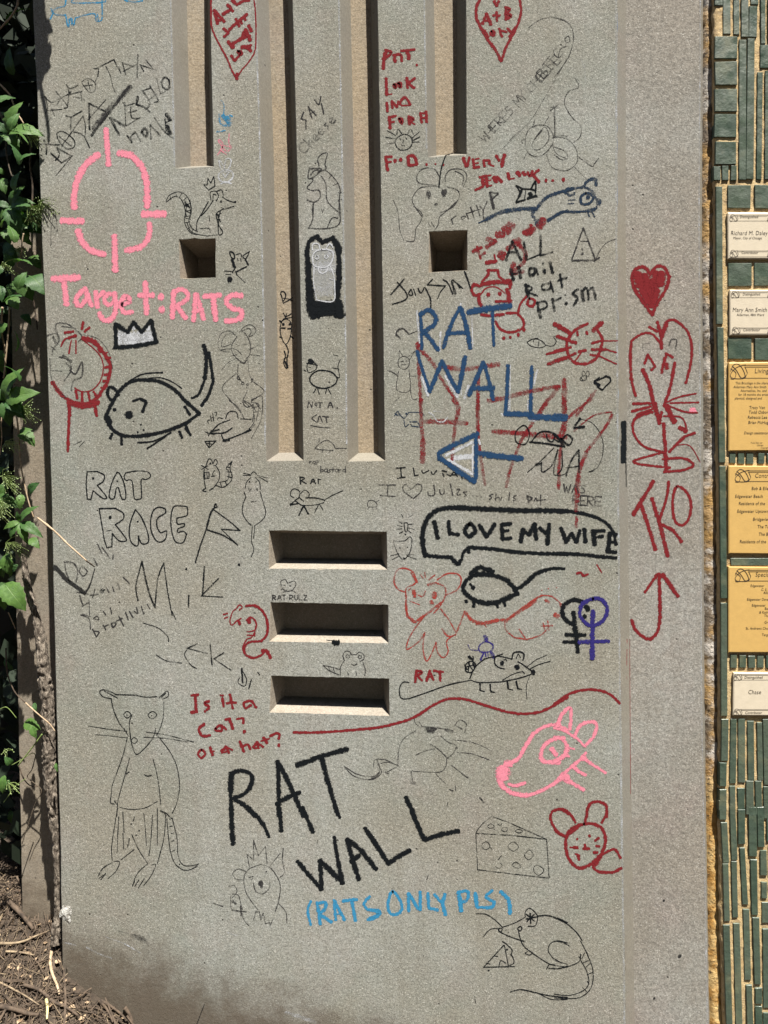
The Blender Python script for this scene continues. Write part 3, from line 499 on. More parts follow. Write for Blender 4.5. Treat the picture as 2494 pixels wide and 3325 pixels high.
draw('cat_drawing', 'small solid black spiky cat head above the blue rat', 'black', .95, '13:12 1232,1560 1290,1588;12 1235,1562 1272,1620;22 1280,1600 1260,1650;16 1255,1660 1235,1700 1270,1690 1310,1680;20 1330,1668 1395,1650;18 1355,1590 1390,1600;16 1360,1590 1398,1522 1398,1620;9 1315,1600 1305,1680;26 1345,1625 1365,1640;12 1290,1590 1355,1590;14 1395,1640 1410,1655', over=1)
draw('graffiti_text', 'pencil word ratty above the right square recess', 'pencil', .62, '23:14 690,160 702,200;13 690,160 730,130;12C 770,145 785,162 810,135;13 815,110 832,155;14 850,60 882,150;11 820,112 885,90;14 900,40 927,130;11 875,92 932,75;12 930,50 960,90;12 990,10 955,110 975,185', '13:22 1015,1620 1045,1755;16 1010,1618 1082,1628;18 1080,1632 1030,1680')
draw('rat_drawing', 'dark blue crayon rat with round eye lying at the upper right', 'navy', .66, '23:30 985,162 1100,105 1250,75 1400,72;16 920,190 985,165;24 1402,78 1372,110 1392,165;26 1500,172 1600,112 1665,88;58 1412,190 1440,192', '13:26 1400,1765 1480,1670 1570,1628 1665,1600', '14:18 0,1500 100,1480 160,1462 230,1455 290,1480 330,1550;22 230,1445 262,1402 320,1390 322,1440;24 90,1500 95,1470 150,1462;18 100,1500 120,1520 160,1500;18C 245,1500 205,1530 215,1580 270,1580 302,1540 280,1502;34d 262,1530;44d 345,1570;16 330,1600 290,1640 100,1642 0,1675;13 110,1555 160,1550;13 105,1582 150,1580', '24:18 0,130 60,90 200,92 330,60;16 260,92 270,125;16 295,90 312,128')
draw('graffiti_text', 'thick red word slanting up right of the right square recess', 'red', .62, '23:28 870,432 942,398;22 905,390 935,492;22 930,470 975,440;30 985,400 1020,370;44 995,325 1045,360;40 1020,370 1060,345;56 1075,290 1125,290;56 1130,235 1175,262;54 1170,205 1205,225;46 1300,272 1350,262;48 1320,280 1385,240;30 1360,210 1350,290;56 1465,165 1430,222;52 1212,360 1262,340;50 1165,410 1205,385;50 1100,440 1120,490;34 1085,470 1140,450;32 1255,375 1310,440 1302,520;28 1302,520 1250,570 1205,600;34 1215,530 1190,620;26 1190,625 1295,600', over=-.2)
draw('graffiti_text', 'black words ALL Hail Rat prism over red paint', 'black', .6, '23:20 1200,345 1150,505;20 1200,345 1277,505;16 1165,435 1242,437;20 1300,352 1322,500;14 1325,500 1430,460;20 1440,295 1440,462;15 1440,465 1542,435;28 1187,580 1212,668;26 1255,560 1272,652;18 1202,622 1262,612;22C 1350,575 1392,578 1385,622 1348,625;18 1402,570 1418,625;26 1467,585 1475,608;18d 1460,528;24 1520,520 1542,612;28 1312,710 1342,812;18 1320,715 1372,740 1330,772;18 1330,772 1412,805;18C 1455,712 1520,700 1515,745 1460,752;18 1520,680 1548,770;24 1412,860 1440,985;18 1415,862 1482,850 1490,900 1432,922;22 1540,830 1557,930;16 1545,852 1612,820', '24:18 45,575 60,675;16 28,622 97,600;28d 92,800;14d 85,735;18 185,690 145,722 182,760 150,812;22 210,700 227,780;18 215,710 252,680 267,770;18 262,700 300,682 322,768', over=1)
draw('triangle_drawing', 'pencil triangle with an eye dot beside the upper right edge', 'pencil', .6, '24:14L 225,215 135,465;16L 140,468 320,465;15L 225,215 320,465;11 205,320 265,320;24d 215,415;12 215,375 218,390;7 325,455 350,400 400,335 480,300;16 310,475 350,445')
draw('graffiti_text', 'black signature Jaysin under the right square recess', 'black', .68, '23:16 290,665 240,725 180,795;14 235,690 312,785 300,838 195,875;13C 350,752 330,790 362,798;13 372,750 388,802;15 410,742 432,782 462,735;16 470,740 512,830 515,912;15 530,665 488,712;14 488,712 640,722;13 640,720 600,770 570,830;14 620,668 662,700 702,792;20 692,680 722,790;17 700,672 782,742;17 800,600 830,680 850,742;13 760,740 740,700')
draw('bear_drawing', 'red rat with round ears and a hat, standing above the blue letters', 'red', .85, '23:22 945,690 998,625 1000,585;22 990,592 1080,588;22 1078,590 1092,645 1142,682;28 980,527 1068,515;18 1050,460 1060,512;34 940,712 1030,692 1165,688;26 930,725 880,712 860,760 890,802 930,790;28 1150,680 1188,682 1178,742;28 925,790 920,830 938,890;36 1160,750 1182,862;14 940,790 980,742 1060,730 1140,782;36d 1000,795 1096,785;20 1060,852 1180,850;24 940,962 1010,972 1130,960;22 1150,950 1245,950;20 1250,950 1272,870 1325,808;22C 1345,828 1392,850 1372,892 1332,880;22 1240,950 1292,1010 1290,1072 1200,1112 1110,1092 1060,1020;30d 1130,1162 1300,1092;24d 1185,1155;28d 1252,1132')
draw('graffiti_text', 'big blue letters RAT with faint white edges', 'blue', .88, '23:26 430,950 436,1100 440,1255;36 425,965 500,925 558,985 540,1050 455,1108;34 455,1108 520,1180 578,1262;32 765,900 690,1040 620,1240;36 768,905 820,1080 848,1245;34 650,1122 830,1112;50 832,942 1000,915 1185,890;24 1035,940 1046,1225', over=.5)
draw('graffiti_text', 'big blue letters WALL with faint white edges', 'blue', .88, '23:28 400,1270 450,1440 505,1610;36 505,1610 560,1480 600,1375;32 610,1350 670,1480 745,1610;36 745,1615 780,1450 805,1318;36 960,1362 900,1500 835,1640;32 965,1380 1010,1540 1042,1680;38 860,1582 1045,1580;30 1165,1390 1152,1780;30 1365,1400 1354,1790', '33:42 1140,112 1370,118;46 1345,135 1650,155;28 1150,0 1145,100;28 1352,0 1355,105', '34:44 0,125 92,130', over=.5)
draw('letter_outline', 'white chalk slivers edging the big blue letters', 'white', .55, '23:16 398,932 420,1200;18 600,1110 590,1270;22 440,1490 492,1645;24 640,1480 742,1655;22 800,1665 835,1560;12 1185,1390 1180,1770;18 1412,1430 1380,1560;12 860,960 870,1240;16 770,870 762,900;12 780,1400 770,1640', '33:12 1172,0 1165,92;12 1332,0 1330,100;14 1110,110 1125,130;12 1340,170 1400,175')
draw('arrow_drawing', 'blue arrow outline pointing left', 'blue', .85, '33:40 590,440 720,370 910,280;42 590,482 740,590 885,685;32 897,290 895,655;26 580,440 585,500;46 915,445 1100,470 1282,490', over=.5)
draw('arrow_fill', 'white chalk filling inside the blue arrow', 'white', .7, '33:22 640,465 870,350;40 700,485 880,470;24 660,500 880,625;16 870,360 868,600;18 930,370 920,330')
draw('line_drawing', 'tall faded red crossing strokes under the blue letters', 'red', .52, '23:26 405,1230 420,1500 435,1815;38 405,1205 425,1260;30 430,1260 500,1330 565,1420;22 565,1440 640,1560 740,1700;34 600,1395 700,1415 820,1420 1090,1380;28 915,1480 910,1820;34 1000,1690 1150,1662 1300,1620;30 1300,1620 1450,1590 1600,1565;32 1595,1570 1500,1690 1420,1810;40 1640,1510 1640,1820', '33:26 435,-10 437,180 450,330;38 450,330 445,520;30 700,-10 748,60 732,150;26 732,150 710,300 692,520;36 450,178 620,180 820,192;30 910,-5 912,270;22 912,270 940,500 972,712;26 1500,-10 1390,160 1280,330;24 1280,330 1190,560 1150,730;34 1040,262 1300,280;44 1300,282 1650,312;40 1640,-10 1640,250;26 1640,250 1600,480 1592,745', '24:20 325,1475 250,1570 170,1675', '34:22 290,-8 170,80 80,170 45,260;14 445,90 300,120 150,240;20 448,110 400,200 250,400;28 250,400 190,560 170,700;36 188,590 172,780;22 170,780 168,860;20 172,905 170,985', over=-.2)
draw('glasses_drawing', 'black loops and a bar drawn like glasses over red paint', 'black', .85, '33:10C 1290,210 1230,270 1238,350 1310,367 1345,300 1330,232;18 1350,350 1480,362 1630,388;15 1360,350 1430,270 1510,262 1580,300 1620,372;13 1490,285 1500,330 1540,345 1560,300;13 1560,330 1600,345 1650,300', '34:14 -10,260 50,300 100,265 140,300 110,345 50,292;13 60,320 82,362;20 155,212 232,205;18 200,140 165,190', over=1)
draw('graffiti_text', 'thin looping black signature over the red strokes', 'black', .6, '33:11 1330,605 1440,510 1552,400;13 1450,520 1450,600 1500,580 1545,530 1585,415;12 1585,415 1550,590 1570,632 1640,622 1665,590;26 1400,540 1440,535', '34:16 92,585 130,470 190,385;16 190,385 192,558;14 100,522 190,512;12 20,580 60,520 60,390;8 200,145 300,180 370,290 375,420 335,520 270,555;12 270,555 300,550')
draw('graffiti_text', 'pencil words WAS HERE near the right edge', 'pencil', .5, ('34', 12, 70, 712, 62, 3, 'WAS', 1.05), ('34', 13, 140, 810, 72, 3, 'HERE', .82))
draw('graffiti_text', 'black words I LUV RAT under the blue arrow', 'black', .72, '33:13 225,570 300,565;14 262,570 268,640;13 235,655 300,645;14 370,570 378,632;11 378,632 410,628;13 440,590 450,612 480,600;13 500,590 485,600;14 520,600 535,622 565,590;16 615,615 625,640;14 610,590 650,600;14 650,620 680,635;14 680,640 710,605 740,640;12 690,625 730,625;14 770,620 780,660')
draw('graffiti_text', 'pencil words I heart Jules she is rat', 'pencil', .55, '33:12 80,712 220,712;12 155,712 150,800;12 90,800 215,808;12 360,820 290,765 280,730 310,705 350,745 400,705 440,720 430,770 370,825;13 540,710 548,790 500,800 490,770;12 590,750 600,790 625,785 630,750;13 680,700 700,800;12 735,755 760,745 735,795 765,790;12 820,770 790,775 815,800 795,810;9d 870,805 905,808 940,812;12 1040,790 1010,800 1030,820 1010,832;12 1065,785 1060,840;10 1065,820 1090,815 1092,842;12 1110,815 1105,840;13 1180,775 1172,840;12 1235,800 1210,815 1235,835 1210,842;18 1325,800 1340,860;14 1330,805 1370,820 1345,845;14 1385,845 1400,820 1410,845;13 1440,795 1440,880;11 1415,840 1480,835')
draw('speech_bubble_drawing', 'thick black speech bubble outline', 'black', 1.0, '33:40 1665,932 1500,928 1300,928;40 1300,928 1000,915 740,903 600,915 530,950 470,1030 445,1150 460,1280 480,1305;32 480,1305 600,1318 685,1322;36 685,1322 740,1380;30 750,1380 775,1335;24 778,1320 790,1280 830,1240;32 830,1240 1000,1248 1300,1282 1665,1295;30 830,1245 835,1280', '34:26 0,855 160,868 300,900 400,950 460,1030 478,1120;26 -10,1185 200,1195 350,1212 480,1222')
draw('graffiti_text', 'thick black words I LOVE MY WIFE inside the speech bubble', 'black', 1.0, '33:36 545,1020 575,1160;34 665,1018 670,1112;34 672,1118 750,1130;34C 838,1045 800,1095 840,1145 890,1100 868,1052;34 925,1050 985,1148;34 985,1150 1055,1040;32 1112,1045 1118,1165;32 1115,1045 1190,1037;26 1115,1100 1170,1096;32 1118,1168 1192,1160;38 1272,1190 1290,1085;34 1290,1085 1340,1132;36 1340,1132 1390,1038;36 1392,1040 1402,1168;30 1432,1072 1482,1122;36 1512,1042 1495,1210;34 1610,1075 1655,1190', '34:28L 58,1000 90,1102 135,1030 170,1102 200,1010;32 232,1000 240,1100;34 302,1010 312,1120;26 310,1015 390,1012;24 310,1065 378,1055;36 432,1030 418,1175;24 440,1032 485,1040;20 440,1100 482,1105;26 425,1172 480,1180')
draw('mouse_drawing', 'black mouse head with a shining light bulb over it right of the top slot', 'black', .6, '33:9 290,1035 300,1100 316,1100 322,1035 290,1032;16d 302,1128;8 235,1050 275,1060;8 230,1085 275,1080;8 250,1120 280,1105;8 330,1045 370,1040;8 330,1075 375,1085;8 325,1095 350,1115;8 270,960 282,985;8 325,985 360,965;8 245,1020 275,1035;10 200,1180 210,1220 250,1310 290,1337 340,1280 357,1180 340,1148 300,1180 250,1187 200,1180;14d 256,1242 320,1237;8 175,1310 250,1290;7 190,1340 250,1310;8 310,1300 370,1300;7 320,1310 395,1335;16 285,1325 295,1335')
draw('fish_mouse_drawing', 'thick black fish-shaped mouse with crown and curling tail', 'black', 1.0, '33:38 1225,1592 1160,1520 1060,1478 960,1462 860,1482 795,1550 795,1610 860,1668 950,1702 1060,1702 1160,1662 1248,1622;34 1215,1598 1300,1550 1400,1462 1480,1428;26 1480,1428 1550,1415 1640,1418;40 850,1460 900,1422;36 905,1415 940,1400;36 950,1405 1000,1440;36 1000,1420 1042,1440;40d 872,1575;26 812,1685 815,1700;28 880,1700 875,1735;28 1070,1712 1078,1742;24 1128,1692 1142,1728;20 845,1545 860,1560')
draw('mouse_drawing', 'red crayon mouse with big ears and a long tail right of the slots', 'coral', .58, '33:16 400,1525 360,1440 270,1412 220,1450 208,1530 240,1590 300,1612;18 350,1450 400,1530;15 400,1520 370,1550 310,1580 305,1650;16 570,1512 650,1460 740,1462 772,1510 740,1590 640,1640;20 490,1552 560,1535;16 560,1535 630,1570 642,1630 600,1720 540,1790;26 370,1600 382,1650;12 410,1640 450,1650 470,1605;34 548,1620 545,1660;28 515,1690 530,1710;16 310,1640 305,1740 318,1820;12 430,1465 450,1495;12 465,1450 470,1490;14 500,1510 550,1470;12 330,1600 345,1580;10 595,1755 640,1820;10 340,1690 420,1720', '43:15 310,0 322,120 370,185;22 330,140 385,180;20 385,180 470,120 600,20;14 470,120 370,250 320,350 320,410 420,340 465,270;13 465,270 450,400 480,510 530,430 560,350;13 560,350 570,430 620,480 662,430 650,340 720,285;12 600,70 660,150 725,262;18 610,240 660,300 722,290;14 722,290 760,200 800,90;24 800,92 870,170 960,190;28 900,190 960,192 1080,165;24 1080,165 1140,165;24 1140,180 1230,110 1330,50 1400,0;13 1140,190 1150,250 1220,310;15 1220,310 1320,328;13 1320,328 1440,290 1500,235;16 1450,215 1540,210;12 1460,190 1480,260;12 1500,170 1510,250;12 1260,240 1310,315;14 1600,30 1622,80;36 1560,118 1590,130;10 970,205 985,225', '33:18 1190,1820 1270,1760 1350,1700 1450,1640;14 1450,1640 1530,1650 1600,1700 1625,1740;12d 1450,1600 1505,1585 1575,1575;22 1480,1680 1510,1700')
draw('symbol_drawing', 'black circle-and-cross symbol with two crossbars at the right edge', 'black', .97, '44:32 215,10 155,-5 80,30 62,100 100,160 150,182;34 150,90 165,260;34 165,250 182,398;28 88,265 240,268;24 70,322 185,320;44 245,50 262,68;36d 235,125;28 215,5 232,20')
draw('symbol_drawing', 'purple circle-and-cross symbol overlapping the black one', 'purple', .85, '44:28C 300,-15 215,30 200,110 240,170 300,192 375,155 412,70 370,-5;32 300,80 296,260;34 296,260 295,450;28 190,322 300,318;24 300,318 425,315', over=1)
draw('heart_drawing', 'solid dark red heart at the top of the side band', 'red', 1.0, '24:26 745,575 700,522 640,530 605,590 620,680 690,790 760,892;26 760,892 800,800 860,700 888,610 860,530 800,512 745,575;70 645,575 665,660;70 700,590 720,740;70 790,570 770,720;64 835,570 820,650;56 740,640 755,820;50 680,700 730,790;46 800,700 775,790;22 870,540 895,600')
draw('rat_drawing', 'large red long-faced rat with whiskers on the side band', 'red', .88, '24:26 800,945 828,1040;36 870,955 832,1060;22 735,985 800,1020;24 830,1060 832,1152;18 830,1120 760,1040 680,1038 600,1090;22 600,1090 590,1200 600,1400 632,1520;20 870,942 930,930 1020,1000 1062,1100 1062,1250 1020,1420;20L 700,1270 725,1198 782,1292 752,1320;24L 832,1340 870,1190;20L 870,1190 920,1220;32 870,1270 875,1305;30 685,1315 740,1440 770,1580;32 770,1580 800,1670;24 935,1260 900,1450 850,1600;20 610,1580 760,1575;20 600,1640 750,1600;18 640,1665 760,1620;16 870,1570 960,1530 1100,1500;17 900,1575 1120,1570;17 880,1590 1000,1640 1110,1650', '34:30 780,20 815,180;22 812,180 835,90;38 870,40 932,170;24 760,90 640,130 605,195;18 608,200 622,270 700,360 850,402;26 848,180 862,400;30 862,400 868,550;16 850,122 980,130 1022,200 1010,250;32 970,212 1025,238;22 1090,252 1010,282;22 1010,282 950,340 890,400;18 850,402 640,460 630,488 760,508 900,522;20 840,455 1000,450 1080,500 1000,540 850,555;10 940,350 1050,352 1132,480')
draw('paint_dot', 'small pink paint dot at the right side of the side band', 'pink', 1.0, '34:34 1062,80 1085,72;26 1055,85 1095,88')
draw('graffiti_text', 'faint grey pencil ears behind the red rat of the side band', 'pencil', .4, '24:12 690,1170 690,1120 740,1110;12 890,1130 910,1080 950,1090 940,1150;16d 745,1300 870,1305')
draw('graffiti_text', 'red letters TKO on the side band', 'red', .85, '34:26 770,625 690,760;32 690,760 612,888;28 672,810 730,980 785,1160;30 757,760 820,960;30 820,960 880,1210;22 887,630 870,760 810,945;26 822,960 920,1010 988,1098;22C 950,670 920,770 930,920 985,970 1042,920 1062,800 1020,705')
draw('arrow_drawing', 'red arrow pointing up with a hooked tail on the side band', 'red', .82, '34:26 812,1345 820,1560 820,1690;22 800,1352 745,1430 702,1490;30 840,1350 960,1520', '44:24 820,-10 820,130 800,240 735,300 640,240 600,150')
draw('line_drawing', 'long wavy dark red line ending at the panel edge', 'red', .9, '42:22 915,1110 1100,1110 1350,1095 1665,1065', '43:22 0,1080 200,1040 380,980 520,890 650,830 800,830 1000,890 1200,945 1350,950 1480,920 1670,812', '44:20 0,805 120,722 280,690 420,722 508,798')
draw('line_drawing', 'hair-thin red drip line on the bevelled edge', 'red', .8, '44:5 525,800 545,890 558,780 565,300;4 585,300 592,1500')
draw('paint_mark', 'short red dashes above the circle-and-cross symbols', 'red', .8, '34:18L 175,1345 205,1335 225,1362 262,1350;12 330,1275 368,1338')
draw('paint_strip', 'tall narrow black painted rectangle on the bevelled edge', 'black', 1.0, '34:26 532,170 529,480;24 548,165 546,478;9 556,480 556,560;6 557,560 558,670', over=1)
draw('cat_drawing', 'red round cat face with long whiskers near the panel edge', 'red', .8, '24:22 260,958 160,1010 100,1100 108,1200 160,1262 260,1266 340,1205 372,1080 335,1010;36 0,960 70,1000;32 70,1000 130,1040;34 372,950 300,1012;24 20,1055 170,1110;18 0,1170 130,1140;20 0,1245 100,1215 165,1188;20 290,1110 370,1092;14 370,1092 490,1092;22 290,1160 400,1158;16 400,1158 480,1182;20 280,1200 350,1210;16 350,1210 482,1272;22 190,1178 245,1165;18 180,1020 182,1050;18 250,1020 256,1040;16 210,1180 160,1250', '23:28 1555,1040 1670,1100;20 1490,1295 1670,1255;24 1500,1380 1670,1325;14 1590,1150 1665,1175')
draw('rat_drawing', 'tiny thin black rat with wavy tail left of the red cat face', 'black', .75, '23:9 1325,1195 1380,1168 1440,1180 1480,1220 1440,1242 1360,1228 1325,1195;8 1380,1190 1390,1165 1420,1162;8 1480,1220 1540,1227 1572,1190 1552,1150 1600,1138;6 1420,1230 1425,1190')
draw('paw_drawing', 'tiny pencil paw print below the red cat face', 'black', .55, '24:7C 215,1350 225,1325 240,1345 230,1365;7C 245,1345 260,1325 272,1350 255,1370;7C 215,1365 240,1360 250,1390 220,1395;7C 205,1375 202,1395 220,1400')
draw('bird_drawing', 'tiny thick black bird head below the red cat face', 'black', .95, '24:16 310,1402 370,1382 400,1365;14 400,1365 432,1378 435,1408 400,1440;14 400,1440 372,1470 335,1445;22 312,1412 350,1438;12 330,1390 350,1375', over=1)
draw('figure_drawing', 'thin pencil horned figure left of the blue WALL letters', 'pencil', .55, '23:9C 285,1315 245,1340 245,1395 290,1425 330,1392 330,1335;8L 250,1320 250,1262 282,1312;8L 322,1320 380,1272 335,1345;8 245,1440 230,1595 340,1600 332,1430;8 150,1430 200,1450 240,1480;7 400,1480 350,1480;8 345,1600 360,1672 400,1672;8 265,1355 285,1355;8 305,1355 315,1350;7 270,1385 305,1385;16 225,1140 232,1102 280,1080 325,1120;14 232,1135 262,1170;8 330,1130 400,1100;7 220,1690 250,1660')
draw('rat_drawing', 'blue-grey ink rat over pale chalk at the groove end', 'navy', .62, '33:11 210,130 240,90 250,130;9 250,110 290,150 330,100;9 330,100 440,100;10 290,165 300,220 330,200;12 340,180 400,180;12 350,215 420,222 410,190;18d 310,110;9 440,100 462,130;14 215,110 235,125')
draw('chalk_mark', 'white chalk squiggle right of the blue-grey rat', 'white', .5, '33:12 500,100 540,130 570,175 620,180 655,145;10 540,90 600,95')
draw('cat_drawing', 'thin pencil upside-down cat with circle head at the upper right', 'pencil', .5, '13:9C 1440,1050 1345,1085 1310,1190 1340,1290 1430,1315 1515,1250 1550,1160 1510,1075;8C 1370,1210 1470,1070 1512,1150 1470,1230 1400,1262;12 1390,1170 1450,1100;8 1460,1060 1510,980;7 1490,1300 1530,1400 1620,1440 1665,1430;7 1540,1210 1570,1290 1665,1340;9 1560,1140 1555,990 1555,900;9 1520,900 1590,910;8 1545,880 1560,910;8 1590,880 1560,905;10 1380,1050 1390,1010;8 1290,1210 1280,1180 1310,1175;7 1300,1340 1320,1290;7 1540,1160 1610,1140 1665,1150;7 1180,1180 1270,1090', '14:9 0,1062 100,1080 170,1160 175,1260 100,1322 0,1312;8 0,1140 80,1172 105,1220 60,1240 0,1200;9 190,1220 290,1290 312,1270 345,1228;8 150,1290 250,1392;7 150,1105 200,1060 205,980 130,900 78,800 110,712 190,675 160,605;9 -30,860 20,820;8 5,1060 5,850')
draw('graffiti_text', 'faint pencil words climbing diagonally to the top right', 'pencil', .40, ('13', 11, 975, 1200, 78, -47, 'WHERES MY CHEESE', .80), '13:7 1110,1260 1340,1030 1440,880 1659,500;7 1340,230 1450,160 1580,150 1659,180')
draw('graffiti_text', 'faint pencil loops at the end of the diagonal words', 'pencil', .48, ('13', 10, 1470, 660, 82, -52, 'BITC', .95), '14:8 0,600 60,520 120,420 150,280 110,180 0,135;9 30,440 50,380 90,360;9C 85,300 110,280 120,320 90,330')
draw('rat_drawing', 'tall thin-lined black rat in trousers with hanging tail at the lower left', 'black', .62, '41:10 980,793 940,770 870,750 840,770 870,810 940,825;10 880,762 935,790 990,820;11 980,790 1150,795;10 1150,795 1220,812 1320,808;9 1340,822 1365,795 1410,760 1416,805 1370,830;10 1355,818 1395,780;11 935,825 960,930 1010,1040 1050,1085;9 1050,1085 1080,1140;9 1380,855 1375,980 1350,1070 1320,1132;10C 1070,932 1042,960 1070,990 1102,960;10d 1070,962 1278,965;10C 1282,932 1247,965 1282,996 1320,962;11 1112,960 1090,1030 1100,1160;10 1100,1160 1115,1225 1150,1295 1230,1230 1290,1150 1312,1075;9C 1130,1152 1105,1180 1132,1204 1157,1175;8 745,1055 900,1080 1070,1100;7 800,1128 930,1140 1070,1155;8 1230,1105 1400,1130 1630,1190;8 1210,1150 1400,1160 1580,1190;9 1072,1150 1040,1290 980,1460 945,1560 935,1650;10 935,1650 930,1700 962,1712;9 1092,1325 1050,1480 1010,1620 990,1710 985,1815;9 1290,1335 1330,1500 1355,1715;9 1330,1140 1430,1270 1490,1400 1512,1560 1490,1700 1450,1790;9 1010,1740 1100,1757 1220,1745 1325,1690;12 1065,1460 1087,1440;12 1215,1465 1240,1477 1275,1470;11 1350,1765 1400,1790 1420,1815;12 965,1685 990,1725', '51:9 990,0 960,180 940,330 945,440;9 1000,70 985,370;10 1035,30 1045,200;10 1035,210 1042,340;12 1132,70 1122,105;16d 1105,130 1172,188 1148,225;10 1090,250 1075,325;9 1130,345 1020,430;9 1110,220 1170,350 1242,462;9 1210,40 1225,180 1233,310;9 1285,55 1270,270 1255,395;9 1325,0 1325,310;9 1395,60 1380,250 1325,462;9 945,455 870,500 830,560;9 960,445 1008,452 975,530 910,590;10 845,545 825,570;10 890,545 850,600;9 870,560 835,590;9 1240,470 1170,530 1130,600;9 1280,475 1312,475 1270,570 1210,648;10 1135,605 1115,652;10 1170,600 1135,655;10 1215,590 1165,670;9 1405,85 1420,250 1440,380 1480,470 1560,520 1665,487;9 1450,80 1490,250 1500,400 1550,480 1665,475;11 1350,20 1380,35 1400,60;9 1410,50 1450,85;9 1425,90 1445,85;9 1430,150 1452,148;9 1440,210 1465,205;9 1445,275 1465,270;9 1450,360 1472,350;9 1465,430 1475,425;12d 1512,468', '52:8 0,480 50,482 118,465;8 0,522 60,510 118,465')
draw('graffiti_text', 'red words Is it a Cat? Or a hat?', 'red', .92, '42:20 55,798 115,790;24 88,800 97,930;24 52,942 105,937;22 205,845 165,865 205,892 170,935;22 318,820 326,892;18 300,795 325,800;22 380,790 405,908;22 352,862 432,860;20 555,842 500,858 510,905 560,880;22 560,842 602,902;24 165,1037 120,1080 150,1140 215,1132;22C 262,1078 300,1048 312,1090 265,1095;20 312,1052 350,1085;20 340,1002 385,992;28 375,995 405,1078;20 438,998 490,992 492,1035;32d 502,1102;20C 142,1255 112,1290 140,1325 172,1290;24 215,1235 236,1300;16 222,1262 248,1268;26 310,1272 350,1230;22 350,1230 372,1282;18 312,1282 350,1272;18 365,1240 402,1256;24 465,1185 497,1272;22 490,1232 530,1210 552,1252;24 577,1235 612,1190;24 612,1192 622,1242;18 585,1245 618,1240;20 625,1205 662,1232;30 662,1155 692,1198;18 642,1182 712,1162;22 718,1142 770,1118 798,1130 790,1165;28d 792,1217')
draw('worm_drawing', 'red crayon rat with a long looping tail left of the middle slot', 'red', .85, '42:22 515,45 600,45 670,110 697,200 690,290 640,342;20 640,342 540,352 500,400 520,460 580,482 640,460 680,418;26 650,425 690,425 722,485;14 590,265 560,312 520,330 488,400 510,460;18 520,165 560,140 602,190 592,250;14 592,250 560,258 525,262;12 590,262 590,300;14 525,290 585,295;14 440,62 462,35 485,55 460,78;14 430,70 400,100 380,180 400,205 440,170 475,150;24 455,175 462,200;16 325,117 360,108;16 335,150 362,140;28 540,155 545,185')
draw('graffiti_text', 'big black letters RAT climbing to the right near the bottom', 'black', 1.0, '42:46 390,1455 387,1600;36 387,1600 395,1815;34 400,1450 470,1432 550,1455 570,1510 540,1590;32 540,1590 480,1640 400,1662;34 400,1665 500,1720 590,1815;44 780,1355 785,1400;36 785,1400 790,1550 792,1815;38 785,1360 870,1520 1000,1815;36 770,1712 860,1660 970,1615;46 945,1388 1010,1365;38 1010,1365 1150,1310 1370,1250;40 1150,1320 1210,1540;34 1210,1540 1290,1805', '52:36 395,-10 395,130;42 395,130 405,300;38 520,-15 610,70 660,130;28 660,130 710,240;32 800,-10 812,190;34 990,-10 1080,200;22 1275,-10 1305,80')
draw('graffiti_text', 'big black letters WALL climbing to the right near the bottom', 'black', 1.0, '52:36 950,445 1150,680;38 1152,680 1140,440;42 1140,440 1330,628;36 1330,630 1290,450;30 1290,450 1258,240;38 1368,262 1420,450 1465,598;40 1365,260 1480,350 1610,512;38 1400,450 1470,395;34 1515,165 1620,310 1665,380', '53:36 -20,190 70,330 155,460;38 155,462 250,400 340,352;38 460,265 600,220 750,190;40 355,10 400,130 460,262', '43:36 305,1655 345,1740 380,1830')
draw('rat_drawing', 'faint pencil rat wearing sunglasses, leaning, with a long tail', 'pencil', .5, '43:9 240,1390 245,1260 290,1160 390,1095;9 375,990 385,1030 410,1055;9 440,1060 560,1070 700,1092;22 470,1085 560,1082;24 490,1098 540,1100;22 640,1085 700,1098;10 720,1050 760,1005 815,1040 800,1110;14 745,1060 780,1080;11 600,1140 660,1190 730,1222 700,1290 650,1330;24d 732,1240;9 700,1170 850,1190 950,1225 1030,1268;10 740,1280 860,1290 1010,1342;10 510,1205 580,1250 650,1320;9 390,1300 470,1265 550,1245;10 650,1330 640,1400 580,1445 360,1435;9 350,1435 365,1530;20 350,1535 385,1535;9 560,1460 640,1540;8 690,1385 760,1440 830,1495;10 780,1465 830,1490;16 675,1590 700,1600;7 720,1550 725,1600;12 240,1390 130,1340 60,1335;12 60,1335 85,1400 70,1470 0,1505;9 240,1395 150,1440;14 135,1445 160,1455;8 245,1385 150,1360 95,1370;9 415,1020 430,1040 440,1060', '42:9 1340,1390 1450,1460 1580,1480 1640,1440;10 1345,1400 1430,1480 1570,1507 1655,1450 1625,1375;9 1590,1400 1600,1340 1665,1335')
